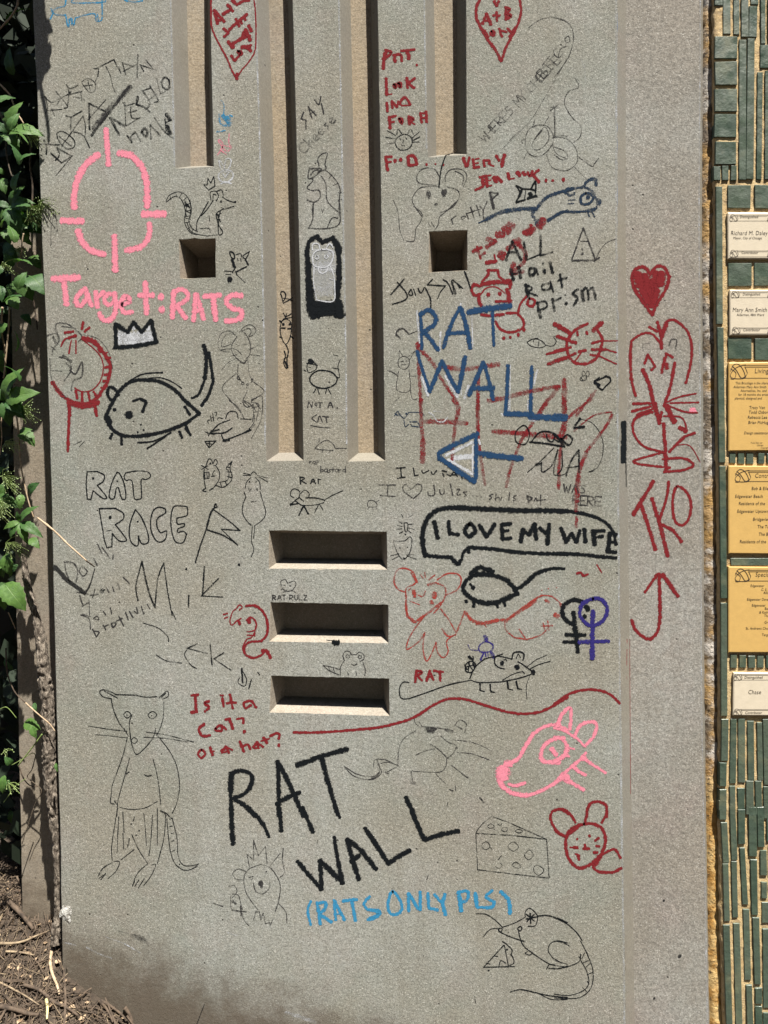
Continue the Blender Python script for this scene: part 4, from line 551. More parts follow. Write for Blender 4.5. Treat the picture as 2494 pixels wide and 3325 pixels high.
draw('fox_drawing', 'pink painted rat head with tall ears and whiskers near the lower right', 'pink', .95, '43:30 1200,1362 1260,1320 1310,1230 1380,1120;26 1380,1120 1470,1062 1570,1047 1665,1090;100 1125,1420 1120,1480;60 1150,1380 1185,1372;44 1085,1480 1115,1560;34 1115,1560 1200,1620 1330,1640;28 1330,1640 1450,1600 1600,1510;26 1170,1545 1230,1557 1310,1532;30 1640,1160 1560,1162 1470,1220 1440,1310;34 1440,1310 1470,1355 1600,1362;34 1530,1245 1572,1300;30 1585,1050 1608,980;26 1608,980 1665,905;56 1620,1475 1665,1490', '44:24 0,990 30,960 60,880 100,840 130,850 122,1000;34 20,975 35,950;20 0,990 80,1010 160,1062;24 160,1050 200,970 290,940 330,972 300,1060 235,1130;18 170,1062 235,1130;26 0,1062 60,1072 100,1130;30 100,1130 80,1200 0,1250;26 215,1212 280,1262;20 280,1262 400,1338;30 140,1280 190,1325;22 190,1325 245,1355;36 50,1368 130,1412;26 130,1412 230,1470;24 245,1180 215,1220 135,1290 45,1370 0,1412;16 100,1140 155,1152;18 85,1195 115,1210;34 -5,1175 15,1200;44 50,1370 70,1370;40 215,1220 235,1225')
draw('rat_drawing', 'black rat with triangular head, round eyes and hooked tail right of the lowest slot', 'black', .85, '43:13 330,690 280,690 250,750 268,822 330,826;12 330,826 450,785 560,745 700,700 840,672;14 845,655 890,560 970,490;11 970,490 1080,468 1200,492;15 1250,515 1300,545 1375,600;13 850,670 930,690 1100,685;12 1100,685 1250,655 1360,620;40d 1378,602;15 1200,490 1212,442 1262,430 1300,450 1292,500;9 1235,490 1250,450 1272,480;14 1120,450 1060,475 1055,530 1090,565 1135,575;36d 1115,525;42 1235,555 1245,568;10 1120,670 1210,620 1290,597;9 1290,597 1305,615;8 1325,560 1400,500 1490,460;9 1340,580 1420,540 1520,510;6 1350,630 1320,720 1325,830;16 930,695 930,750;12 930,755 967,765;18 1015,705 1020,762;12 1020,765 1052,772;18 1160,685 1168,742;12 1170,745 1205,752;18 1235,680 1247,738;12 1245,742 1280,747;10 1145,490 1155,510')
draw('figure_drawing', 'dense black checkered doodle on the tail of the round-eyed rat', 'black', .85, '43:20 835,470 870,500;14 870,470 875,485;12C 810,540 850,510 890,530 880,580 850,605 810,590;12 830,520 870,590;12 810,560 880,540;12 840,510 830,600;18 870,530 885,560;14 800,540 820,580')
draw('figure_drawing', 'small purple figure riding on the back of the round-eyed rat', 'purple', .6, '43:34 970,300 985,335;16C 975,345 925,380 925,425 985,435 1030,415 1035,370;9 830,370 850,410 910,420;18 960,440 935,500;26 1025,430 1045,480;12 975,440 980,475;10 995,440 1000,480')
draw('graffiti_text', 'small red word RAT right of the lowest slot', 'red', .9, '43:24 397,588 385,685;22 397,590 442,602 397,632;20 400,632 442,675;22 478,675 508,590;20 508,590 537,668;16 485,645 530,642;20 540,592 620,600;22 592,600 597,675')
draw('mouse_drawing', 'small pencil mouse sitting on the top edge of the lowest slot', 'pencil', .65, '42:9 1345,505 1332,460 1355,425 1390,430 1402,455;9 1440,455 1470,435 1505,450 1508,490 1480,510;7C 1370,455 1355,470 1375,485 1390,470;7C 1470,460 1460,475 1475,490 1490,470;8 1402,455 1440,455;8 1340,510 1312,560 1310,630;10 1500,520 1520,580 1515,630;12 1405,535 1425,545 1450,532;8 1370,600 1380,625;8 1440,600 1450,630;8 1165,545 1240,560 1305,580;8 1165,545 1220,590 1300,625;7 1210,560 1225,590;7 1250,565 1260,600')
draw('paint_blot', 'glossy black blot on the sill of the middle slot', 'black', 1.0, '42:34 1250,350 1295,350;24 1262,368 1290,365;10 1195,332 1250,338', over=1)
draw('mouse_drawing', 'tiny pencil mouse face above the words RAT RULZ', 'pencil', .6, '32:8 815,1565 808,1525 845,1508 868,1540;8 880,1535 920,1520 937,1550 912,1590;9 820,1580 850,1605 900,1600 915,1585;8 830,1555 845,1560;8 880,1560 895,1560;9 810,1590 840,1595;9 830,1615 860,1595;8 900,1600 935,1615', ('32', 11, 740, 1680, 40, 0, 'RAT RULZ', 1.0))
draw('graffiti_text', 'pale blue chalk words (RATS ONLY PLS)', 'sky', .88, '52:22 1062,780 1035,860 1062,980;26 1115,790 1142,975;24 1110,800 1182,790 1182,840 1130,888;28 1135,888 1235,958;22 1255,770 1272,940;26 1258,775 1345,940;14 1272,892 1320,882;26 1330,778 1450,765;26 1408,780 1437,945;24 1558,740 1508,800 1540,850;26 1540,850 1632,872 1620,910 1540,938', '53:24C 195,700 158,780 165,870 220,892 272,850 255,770;26 328,712 330,865;24 330,712 412,848;26 427,700 427,855;24 490,712 500,838;26 500,840 575,856;22 545,722 602,790;30 635,722 618,800 640,895;34 750,702 772,862;24 760,700 828,700 822,768 770,792;30 890,712 905,828;20 905,832 952,830;24 1035,690 980,740 1052,788;26 1052,788 1030,830 960,836;30 1102,700 1170,770 1182,885', '53:24 -10,850 75,860 80,890 0,925')
draw('rat_drawing', 'faint pencil rat with spiky crown and raised hand at the bottom', 'pencil', .52, '52:9L 545,495 525,385 580,435 580,270 620,395 680,320 692,470;10 640,470 540,510 500,580 510,690 560,780 615,850;10 640,470 720,500 780,580 805,660 790,780 760,870;9 515,530 450,508 405,545 430,590 490,600;10 578,630 600,700 660,717 710,670 717,620;44d 640,632;20 642,650 645,665;10 540,580 580,570;9 560,600 575,585;16d 688,530;8L 715,490 805,375;10 830,335 822,430 838,540 805,575;9 370,655 420,650 440,700 400,750;9 400,720 450,730 470,790 485,850;8 385,740 390,840 410,850;20 400,780 430,800;8 480,870 500,940 540,985;8 600,860 580,940;9 790,800 850,870 860,960;10L 600,870 630,870 640,940 660,880 680,970 710,960 720,980 745,930;14 240,798 320,825;13 400,855 450,862;11 460,865 520,868;14 470,820 475,900')
draw('cheese_drawing', 'thin-lined block of cheese with holes near the lower right', 'black', .55, '53:9 1030,65 960,120 910,180 895,210;9L 1030,65 1200,130 1490,258;11L 895,210 1180,225 1490,260;8L 895,210 910,515;10L 910,515 1180,548 1510,585;10L 1490,260 1512,585;8C 1020,130 995,150 1020,170 1050,150;7 1030,165 1055,175;8 1080,130 1100,145 1115,125;8C 1135,155 1110,175 1140,195 1165,172;8C 1255,175 1225,190 1260,205 1290,190;9C 975,280 945,310 970,345 1010,330 1005,295;8 1010,320 1030,345;7C 1210,280 1165,320 1210,358 1255,325;8C 1345,350 1305,395 1340,432 1378,395;7 1110,395 1085,430;7 1060,490 1090,505 1118,480 1100,460;8C 1235,450 1200,475 1240,500 1275,490;7C 1400,478 1380,520 1420,562 1465,530 1450,495;10d 1022,240')
draw('mouse_drawing', 'black hunched mouse reaching for a cheese slice at the lower right', 'black', .75, '53:9 895,885 980,890 1060,940 1120,1000;9 960,1075 1020,1015 1100,1012;11 1120,1000 1230,960 1310,915;12 1085,1020 1110,1045 1200,1085 1300,1118;10C 1090,1010 1085,1030 1110,1035 1115,1010;13 1415,905 1500,900 1600,930 1665,960;10 1310,910 1312,870 1345,838 1395,875 1415,920 1395,985 1335,990;13L 1320,890 1390,950;13L 1352,880 1357,965;13L 1318,930 1405,912;12L 1325,950 1385,890;12C 1268,992 1247,1012 1270,1030 1282,1005;11 1255,1035 1270,1100 1300,1160 1370,1215;10 1370,1215 1450,1270 1530,1312 1665,1335;10 1310,1220 1350,1232 1372,1210;10 1310,1215 1330,1205;10L 1490,1352 1512,1310 1560,1315;12 1510,1345 1600,1345 1665,1325;9 1665,1130 1580,1112 1520,1140 1505,1200 1550,1265;7 1560,1280 1665,1310;8d 1150,1020 1170,1045', '54:11 0,850 90,890 170,960 215,1025;11 0,1030 60,1035 115,1065;9 205,1030 260,1140 300,1260 290,1380 230,1450 150,1475 0,1470;9 205,1130 190,1190 90,1230 0,1245;8 200,1170 250,1260 268,1350 230,1410 120,1450 0,1440;7 215,1165 235,1120;7 225,1195 265,1180;7 245,1230 275,1205;7 255,1290 295,1270;7 255,1340 270,1360;7 220,1390 250,1420;8 190,1150 205,1165;8 0,1165 60,1200', '53:14 1185,1545 1270,1525 1400,1550;12 1400,1550 1520,1575 1665,1590;9 1430,1560 1530,1605 1665,1608', over=.2)
draw('cheese_drawing', 'small black cheese slice in front of the hunched mouse', 'black', .75, '53:11L 960,1335 1130,1150;12L 960,1335 1170,1332;10L 1135,1150 1170,1330;12 1120,1120 1150,1140;11 1150,1140 1200,1190 1190,1230;10 1190,1230 1210,1260 1215,1300 1180,1320;10 1090,1325 1105,1280 1145,1300;10 985,1300 1015,1310;10 1050,1240 1080,1245;18d 1157,1188 1003,1365;9 1180,1330 1220,1330')
draw('mouse_drawing', 'red round-faced mouse with two tall ears at the lower right edge', 'red', .85, '54:24C 230,120 130,160 88,260 108,380 180,458 260,445 350,372 395,270 380,170 310,122;32 120,190 190,130;18 165,110 120,40 60,5 0,20;18 95,225 40,200 0,165;20 240,100 258,0;18 368,112 400,50 407,0;20d 178,238;20 272,208 276,218;16 122,302 185,310;20 150,300 180,300;22 237,280 240,308;22 225,312 272,314;20 315,250 345,228;20 325,290 350,295;22 305,340 335,342;16 162,352 195,365;24 185,365 192,398;20 350,372 420,330 470,318 515,385;22 300,455 345,490 450,495 522,462;40 355,370 305,440', '53:20 1665,240 1590,200 1530,110 1535,30 1600,5 1665,20', '44:22 250,1680 270,1590 330,1560 400,1590 407,1680', '43:18 1520,1800 1560,1760 1620,1750 1665,1770', '44:18 0,1625 60,1625 110,1660')
draw('scratch', 'small dark scratches scattered on the lower face of the panel', 'black', .6, '52:8 165,1650 100,1820;6 1120,270 1112,300', '43:16 930,1660 960,1700;8 660,1695 652,1725', '31:6 620,375 690,340;6 660,400 710,345;22 855,1590 870,1600', '53:12d 575,450 455,1240;6 495,560 482,600;7 885,1580 892,1640', '54:22 968,1152 978,1140;18d 775,1475 850,715', '51:10d 300,585', '22:14d 655,1010', '21:16d 740,580')
def worn(label, lines, w, cov):
    ink = Ink()
    for pts in lines:
        L = crom(pts, sub=3) if len(pts) > 2 else pts
        ink.ribbon([tuple(Vector(p)) for p in L], w)
    m = mesh_from('worn_edge', ink.v, ink.f); uvl = m.uv_layers.new(name='UVMap')
    for lp in m.loops: uvl.data[lp.index].uv = ink.uv[lp.vertex_index]
    link('worn_edge', m, get_paint('white', cov), panel, label=label)
for key, hh in HOLES.items():
    if hh['kind'] == 'groove':
        nm_ = {'a': 'left short', 'b': 'left long', 'c': 'right long', 'd': 'right short'}[key]
        worn('pale worn rim at the left side of the %s groove' % nm_, [[(edge(hh['L'], v)-3.5, v) for v in range(-60, int(hh['L'][-1][1]), 60)]], 5.5, .38)
worn('pale worn rim down the right side of the front face', [[(edge(E1, v)-4, v) for v in range(-60, 3400, 60)]], 7, .30)
worn('pale worn rim down the outer side of the band', [[(edge(E3, v)-3, v) for v in range(-60, 3400, 60)]], 5, .30)
draw('scuff', 'grey smear above the dirty foot of the panel', 'pencil', .35, '51:40 1110,1070 1230,1110;18 1220,1110 1250,1150;10 1000,1030 1080,1050')
draw('scuff', 'pale scrape marks along the dirty foot of the panel', 'white', .30, '51:14 730,1170 830,1220 940,1262;12 890,1080 1050,1140 1180,1215;14 550,1130 640,1150', '52:14 360,1045 440,1070;12 1270,1200 1305,1245;26 850,1715 990,1760 1100,1800', '14:8 235,520 243,620;10 210,460 235,530', '13:14 1300,60 1350,80')
# broken spot on the left edge
random.seed(11)
c0 = unproj(*tp('51', 548, 885)); vs = [c0 + Vector((0, -.0035, 0))]; fs = []
n = 16
for i in range(n):
    a = i/n*math.tau; r = random.uniform(.62, 1.3)
    vs.append(c0 + Vector((math.cos(a)*.0125*r + (.004 if math.cos(a) > 0 else 0), -.0004, math.sin(a)*.021*r)))
    fs.append((0, 1+i, 1+(i+1) % n))
k = NT('white_broken_mortar'); k.l(k.mix(k.rng(k.noise(120, 5, .75), .42, .58), (.20, .18, .15), (.66, .66, .63)), k.b.inputs['Base Color'])
k.l(k.bump(k.noise(220, 5, .7), .9, .004), k.b.inputs['Normal']); k.b.inputs['Roughness'].default_value = .9
link('broken_patch', mesh_from('patch', vs, fs), k.m, panel, label='white broken patch on the left edge of the panel')

# ------------------------------------------------------------------ mosaic wall on the right
MT = .0030; MG = .0058     # front of the tiles, of the mortar
mosaic = thing('mosaic_wall', 'mosaic wall of green tiles in ochre mortar, right of the concrete panel', 'wall', tuple(unproj(2420, 3500)))
k = NT('ochre_mortar')
c = k.mix(k.rng(k.noise(30, 5, .65), .36, .62), (.43, .26, .075), (.62, .44, .20))
c = k.mix(k.rng(k.noise(75, 4, .7), .50, .66, 0, .8), c, (.20, .11, .04))
k.l(k.mix(k.rng(k.noise(600, 3, .7), .3, .7, 0, .5), c, (.72, .62, .44)), k.b.inputs['Base Color'])
k.b.inputs['Roughness'].default_value = .9
k.l(k.bump(k.math('ADD', k.noise(420, 4, .7), k.noise(90, 4, .6)), .8, .002), k.b.inputs['Normal']); M['mortar'] = k.m
k = NT('green_slate_tile')
oi = k.n('ShaderNodeObjectInfo')
base = k.mix(k.rng(oi.outputs['Random'], 0, 1), (.040, .068, .050), (.085, .108, .082))
c = k.mix(k.rng(k.noise(35, 5, .6), .4, .7, 0, .7), base, (.085, .12, .082))
c = k.mix(k.rng(k.noise(13, 4, .6), .55, .72, 0, .45), c, (.20, .19, .10))
k.l(k.mix(k.rng(k.noise(700, 2, .6), .62, .75, 0, .4), c, (.28, .30, .27)), k.b.inputs['Base Color'])
k.l(k.rng(k.noise(26, 4, .6), .35, .65, .25, .6), k.b.inputs['Roughness'])
k.l(k.bump(k.math('ADD', k.noise(160, 5, .6), k.math('MULTIPLY', k.noise(28, 3), 2.5)), .4, .0022), k.b.inputs['Normal']); M['tile'] = k.m
def plain(name, col, rough=.6, var=.12, sc=60):
    k = NT(name); k.l(k.mix(k.rng(k.noise(sc, 4, .6), .3, .7), tuple(q*(1-var) for q in col), tuple(min(.95, q*(1+var)) for q in col)), k.b.inputs['Base Color'])
    k.b.inputs['Roughness'].default_value = rough
    k.l(k.bump(k.noise(sc*6, 3), .15, .001), k.b.inputs['Normal']); return k.m
M['cream'] = plain('cream_glaze', (.68, .60, .47), .4, .05)
M['yellow'] = plain('yellow_glaze', (.62, .40, .135), .4, .06)
M['ink'] = plain('dark_brown_lettering', (.035, .022, .014), .7)
MLEFT = [(2314,-400),(2317,0),(2320,700),(2327,1319),(2332,1718),(2336,2200),(2336,2600),(2340,3000),(2352,3325),(2370,3900)]
vs, fs = [], []
us = [i*9 for i in range(0, 26)] + [260+i*40 for i in range(0, 40)]
vr = list(range(-400, 3900, 10))
for v in vr:
    m0 = edge(MLEFT, v)
    for i, du in enumerate(us):
        u = m0 + du + (5*mnoise.noise((v*.03, 1, 0)) if i == 0 else 0)
        p = unproj(u, v, MG); nz = mnoise.noise(p*70)*.6 + mnoise.noise(p*190)*.4
        p.y -= .0018*nz - (.003 if i == 0 else 0); vs.append(p)
    # return into the joint
nn = len(us)
for j in range(len(vr)-1):
    for i in range(nn-1): fs.append((j*nn+i, (j+1)*nn+i, (j+1)*nn+i+1, j*nn+i+1))
b0 = len(vs)
for j, v in enumerate(vr):
    q = vs[j*nn].copy(); q.y = .12; vs.append(q)
for j in range(len(vr)-1): fs.append((j*nn, b0+j, b0+j+1, (j+1)*nn))
link('mortar_bed', mesh_from('bed', vs, fs), M['mortar'], mosaic, smooth=True)
# joint between panel and mosaic
k = NT('stained_joint_mortar'); x, y, z = k.sep()
up = k.rng(k.math('ADD', z, k.math('MULTIPLY', k.math('SUBTRACT', k.noise(14, 4), .5), .12)), -.66, -.58)
low = k.mix(k.rng(k.noise(28, 5, .7), .42, .6), (.44, .23, .055), (.66, .46, .20))
hi = k.mix(k.rng(k.noise(38, 5, .7), .47, .56), (.17, .13, .09), (.52, .48, .43))
hi = k.mix(k.rng(k.noise(9, 4, .6), .48, .60, 0, .85), hi, (.44, .26, .08))
c = k.mix(up, low, hi); c = k.mix(k.rng(k.noise(60, 4, .75), .60, .66, 0, .85), c, (.035, .025, .018))
k.l(c, k.b.inputs['Base Color']); k.b.inputs['Roughness'].default_value = .9
k.l(k.bump(k.math('ADD', k.noise(120, 5, .7), k.noise(40, 4, .7)), 1.0, .004), k.b.inputs['Normal'])
vs, fs = [], []; cols = 9
for v in vr:
    a, b_ = edge(E4, v)-2, edge(MLEFT, v)+14
    for i in range(cols):
        p = unproj(lerp(a, b_, i/(cols-1)), v, .0165)
        p.y += .0020*mnoise.noise(p*45) + .0012*mnoise.noise(p*150) + .022*max(0, i/(cols-1)-.66)/.34 + .006*max(0, .2-i/(cols-1))/.2; vs.append(p)
for j in range(len(vr)-1):
    for i in range(cols-1): fs.append((j*cols+i, (j+1)*cols+i, (j+1)*cols+i+1, j*cols+i+1))
link('joint_mortar', mesh_from('joint', vs, fs), k.m, mosaic, smooth=True)

def slab_piece(name, quad, mat, front, back, inset=.0008, parent=mosaic, ring=None, **props):
    """quad: four photograph positions clockwise from the top left"""
    P = [unproj(u, v, front) for u, v in quad]
    cen = sum(P, Vector())/4
    n = len(P)
    vs = [Vector((p.x, back, p.z)) for p in P]
    tx_, tz_ = (random.uniform(-.0008, .0008), random.uniform(-.0008, .0008)) if name == 'tile' else (0, 0)
    vs += [Vector((p.x, front+.0009+math.copysign(tx_, p.x-cen.x)*(1 if tx_ > 0 else -1)*.5, p.z)) for p in P]
    for p in P:
        d = (cen-p); vs.append(Vector((p.x+math.copysign(min(inset, abs(d.x)*.5), d.x), front, p.z+math.copysign(min(inset, abs(d.z)*.5), d.z))))
    fs = [tuple(range(2*n, 3*n))]
    for r_ in range(2):
        for i in range(n): fs.append((r_*n+i, r_*n+(i+1) % n, (r_+1)*n+(i+1) % n, (r_+1)*n+i))
    m = mesh_from(name, vs, fs); fix_normals(m)
    if m.polygons[0].normal.y > 0: m.flip_normals()
    return link(name, m, mat, parent, **props)
def q4(row, x0, y0, x1, y1, lean=0.0, j=2.2):
    """rectangle in an excerpt of the right column; lean shifts the bottom to the right"""
    g = 2.4
    a = [(x0-g, y0-g), (x1+g, y0-g), (x1+lean+g, y1+g), (x0+lean-g, y1+g)]
    return [tp(row+'4', x+random.uniform(-j, j), y+random.uniform(-j, j)) for x, y in a]
random.seed(5)
T = [('1',1250,-90,1305,38),('1',1312,-300,1365,262,3),('1',1392,-300,1435,265,4),('1',1450,-300,1503,282,3),('1',1528,-90,1585,32),
('1',1516,45,1578,285,-6),('1',1605,-200,1640,335),('1',1660,-200,1712,325),('1',1252,282,1422,452,-3),('1',1250,478,1416,655,2),('1',1250,692,1416,860,0),('1',1248,886,1414,1060,-4),
('1',1255,1100,1410,1272,-3),('1',1436,308,1488,1392,-2),('1',1503,296,1556,1386,-10),('1',1600,348,1765,525),('1',1578,560,1618,1390,-8),('1',1640,548,1700,1388,-6),('1',1720,548,1775,1388,-6),
('1',1240,1292,1290,1396),('1',1305,1286,1352,1398),('1',1374,1284,1415,1396),('1',1350,1440,1524,1612,0),('1',1560,1437,1722,1612),
('1',1735,-200,1790,325),('1',1755,1440,1900,1612),
('2',1352,490,1530,664,0),('2',1556,488,1732,662),('2',1760,488,1900,662),('2',1352,1070,1528,1230,2),('2',1560,1076,1732,1240),('2',1762,1076,1900,1240),
('3',1362,408,1406,486),('3',1430,412,1474,490),('3',1494,412,1546,490),('3',1586,412,1630,490),('3',1655,414,1702,490),('3',1728,414,1775,490),
('3',1370,1228,1705,1282,4),('3',1730,1228,1900,1282,4),
('4',1368,424,1415,520),('4',1440,426,1488,520),('4',1510,430,1558,520),('4',1578,430,1626,520),('4',1646,430,1692,520),('4',1716,430,1762,520),
('4',1300,925,1350,1246,-2),('4',1288,1264,1335,1442,-2),('4',1284,1470,1335,1700,2),
('4',1370,922,1416,1420,-6),('4',1430,922,1480,1412,0),('4',1502,938,1550,1395,4),('4',1575,948,1610,1392,8),('4',1622,925,1680,1430,8),('4',1700,925,1750,1430,8),
('4',1365,1442,1405,1660,2),('4',1425,1458,1475,1690,2),('4',1490,1404,1545,1660,3),('4',1560,1404,1608,1660,4),('4',1626,1448,1680,1690,5),
('5',1280,-60,1335,15,0),('5',1296,112,1340,420,14),('5',1310,432,1350,876,14),('5',1314,906,1362,1700,24),
('5',1362,-10,1405,400,14),('5',1378,412,1415,846,10),('5',1390,896,1438,1700,22),
('5',1428,10,1478,275,2),('5',1440,310,1480,745,24),('5',1466,786,1512,1330,12),('5',1490,1376,1535,1700,12),
('5',1508,-8,1566,372,4),('5',1525,400,1572,826,10),('5',1540,850,1588,1365,16),('5',1562,1396,1612,1516),('5',1562,1542,1612,1700,4),
('5',1577,-8,1626,300,4),('5',1603,330,1650,520),('5',1608,575,1650,697),('5',1612,732,1765,886),('5',1620,936,1720,1548,4),('5',1624,1590,1725,1720),
('5',1650,-8,1700,255,3),('5',1668,290,1720,520),('5',1672,575,1765,697),
('5',1740,936,1830,1548,4)]
for t in T: slab_piece('tile', q4(*t), M['tile'], MT + random.uniform(-.0006, .0008), .02)
for a, b_ in ((((1252,1445)), ((1262,2515))),):  # tall border tiles down the left side, cut where the photo cuts them
    pass
def border(u0, v0, u1, v1, w=21):
    slab_piece('tile', [(u0, v0), (u0+w, v0), (u1+w, v1), (u1, v1)], M['tile'], MT, .02)
border(2325, 605, 2327, 1052); border(2329, 1063, 2335, 1502); border(2336, 1513, 2341, 1943); border(2341, 1958, 2342, 2325)
# the glazed plaques
ORN = '0,.5 .2,.05 .5,.0 .8,.35 .95,.9 .6,1 .1,.95 .0,.7 .3,.3 .7,.1 1.0,.05;.1,.1 .4,.45 .7,.95 1,.8;.0,.3 .35,.6 .25,1 0,1'
def plaque(quad, mat, label, lines, orn, name='plaque'):
    pl = slab_piece(name, quad, mat, .0005, .012, .002, label=label)
    ex_, ey_ = Vector(quad[1])-Vector(quad[0]), Vector(quad[3])-Vector(quad[0])
    vs, fs = [], []
    for row, x, y, h, text in lines:
        cu = bpy.data.curves.new('lettering', 'FONT'); cu.body = text; cu.size = 1.0; cu.resolution_u = 2
        cu.offset = -.006 if h > 28 else .0; cu.shear = .12; cu.space_character = 1.02
        ob = bpy.data.objects.new('tmp', cu); scene.collection.objects.link(ob)
        dg = bpy.context.evaluated_depsgraph_get(); mm = ob.evaluated_get(dg).to_mesh()
        sc = h/.70; o0 = len(vs)
        for v in mm.vertices:
            u, w = tp(row+'4', x + v.co.x*sc*.86, y - v.co.y*sc); vs.append(unproj(u, w, .0002))
        fs += [tuple(o0+i for i in p.vertices) for p in mm.polygons]
        ob.evaluated_get(dg).to_mesh_clear(); bpy.data.objects.remove(ob)
    m = mesh_from('lettering', vs, fs)
    o = bpy.data.objects.new('lettering', m); scene.collection.objects.link(o); m.materials.append(M['ink'])
    o.parent = pl
    vs, fs = [], []
    def line(pts, w):
        for a, b_ in zip(pts, pts[1:]):
            dx, dy = b_[0]-a[0], b_[1]-a[1]; q = math.hypot(dx, dy) or 1; nx, ny = -dy/q*w/2, dx/q*w/2
            k0 = len(vs)
            for p in ((a[0]-nx, a[1]-ny), (b_[0]-nx, b_[1]-ny), (b_[0]+nx, b_[1]+ny), (a[0]+nx, a[1]+ny)): vs.append(unproj(p[0], p[1], .00012-.000001*(k0 % 60)))
            fs.append((k0, k0+1, k0+2, k0+3))
    for row, x0, y0, x1, y1, kw in orn:
        H = y1-y0; w = 1.15 if H < 60 else 1.8
        for st in ORN.split(';'):
            pts = [tuple(map(float, q.split(','))) for q in st.split()]
            line(crom([tp(row+'4', x0+a*kw, y0+b*H) for a, b in pts], sub=4), w)
            line(crom([tp(row+'4', x1-a*kw*.8, y0+b*H) for a, b in pts], sub=4), w)
        for yy in (y0+.08*H, y1-.04*H, y0+.2*H):
            line([tp(row+'4', x0+kw*.9, yy), tp(row+'4', x1-kw*.75, yy)], w*.8)
        line([tp(row+'4', x0+kw*.95, y0+.2*H), tp(row+'4', x0+kw*1.1, y0+.6*H), tp(row+'4', x0+kw*.95, y1-.04*H)], w*.8)
    m = mesh_from('ornament', vs, fs); o = bpy.data.objects.new('ornament', m); scene.collection.objects.link(o); m.materials.append(M['ink']); o.parent = pl
plaque(q4('2',1350,98,1706,452,2,1), M['cream'], 'uppermost cream plaque with a name and Mayor, City of Chicago', [('2',1440,138,21,'Distinguished'),('2',1368,270,33,'Richard M. Daley'),('2',1388,302,19,'Mayor, City of Chicago'),('2',1452,416,21,'Contributor')],
   [('2',1362,112,1700,162,60),('2',1364,388,1700,440,60)])
plaque(q4('2',1364,698,1708,1046,2,1), M['cream'], 'second cream plaque from the top with an alderman\'s name', [('2',1462,738,20,'Distinguished'),('2',1382,866,33,'Mary Ann Smith'),('2',1415,898,19,'Alderman, 48th Ward'),('2',1465,1016,21,'Contributor')],
   [('2',1374,706,1702,756,60),('2',1380,986,1702,1036,60)])
plaque([tp('24',1354,1260), tp('24',1905,1252), tp('34',1905,388), tp('34',1354,394)], M['yellow'], 'uppermost yellow plaque, headed Living', [('2',1553,1342,38,'Living'),
   ('2',1405,1428,19,'This Bricolage is the shared'),('2',1390,1458,19,'Alderman Mary Ann Smith'),('2',1445,1487,19,'Alternatives, Inc. and'),('2',1428,1517,19,'for 18 months the artists'),('2',1400,1546,19,'planned, designed and'),
   ('2',1512,1620,24,'Tracy Van'),('2',1508,1656,24,'Todd Osborn'),('3',1500,142,24,'Rebecca Lee'),('3',1504,182,24,'Brian McHugh'),('3',1472,262,21,'Design assistance'),('3',1525,334,12,'If you have any'),('3',1573,353,12,'Chicago'),('3',1602,373,12,'Copyright')],
   [('2',1368,1272,1890,1385,120)])
plaque([tp('34',1352,506), tp('34',1905,510), tp('34',1905,1195), tp('34',1354,1190)], M['yellow'], 'yellow plaque headed Contributors', [('3',1555,600,34,'Contributors'),
   ('3',1530,695,25,'Bob & Eileen'),('3',1402,756,25,'Edgewater Beach'),('3',1430,812,25,'Residents of the'),('3',1418,872,25,'Edgewater Uptown'),('3',1540,934,25,'Bridgeview'),('3',1575,992,25,'The Tower'),('3',1585,1050,25,'The Breakers'),('3',1438,1108,25,'Residents of the')],
   [('3',1405,538,1890,632,110)])
plaque([tp('34',1352,1290), tp('34',1905,1294), tp('44',1905,405), tp('44',1352,405)], M['yellow'], 'lowest yellow plaque, headed Special', [('3',1560,1368,34,'Special'),
   ('3',1522,1448,20,'Edgewater'),('3',1605,1478,20,'C. S. and'),('3',1622,1502,20,'Alliance'),('3',1495,1554,20,'Edgewater Development'),('3',1532,1600,20,'Edgewater'),('3',1632,1625,20,'Beach'),('4',1590,100,20,'& Kathy'),('4',1628,127,20,'The'),('4',1630,178,20,'Green'),('4',1485,225,20,'St. Andrews Church'),('4',1610,275,20,'Target')],
   [('3',1405,1310,1890,1405,110)])
plaque([tp('44',1392,560), tp('44',1740,563), tp('44',1740,896), tp('44',1388,893)], M['cream'], 'lowest cream plaque, with the word Chase', [('4',1475,606,21,'Distinguished'),('4',1503,726,33,'Chase'),('4',1480,880,21,'Contributor')],
   [('4',1394,570,1734,618,60),('4',1394,842,1734,890,60)])

# ------------------------------------------------------------------ recessed post behind the panel's left edge
PD = .095
post = thing('concrete_post', 'narrow concrete post set back behind the vines, left of the panel', 'post', tuple(unproj(120, 3300, PD)))
PL = [(20,-500),(34,700),(50,1800),(54,1990),(58,2200),(66,2600),(71,2800),(73,2960),(76,3400)]
vs, fs = [], []
vr2 = list(range(735, 3500, 25))
for v in vr2:
    p = jit(unproj(edge(PL, v), v, PD), .0012, 60); q = unproj(330, v, PD)
    vs += [Vector((p.x-.002, PD+.4, p.z)), Vector((p.x-.002, PD+.003, p.z)), p, q]
for i in range(len(vr2)-1):
    for j in range(3): fs.append((4*i+j, 4*(i+1)+j, 4*(i+1)+j+1, 4*i+j+1))
fs.append((0, 1, 2, 3)); vs.append(Vector((vs[3].x, PD+.4, vs[3].z))); fs[-1] = (0, 1, 2, 3, len(vs)-1)
link('shaft', mesh_from('shaft', vs, fs), M['post'], post)

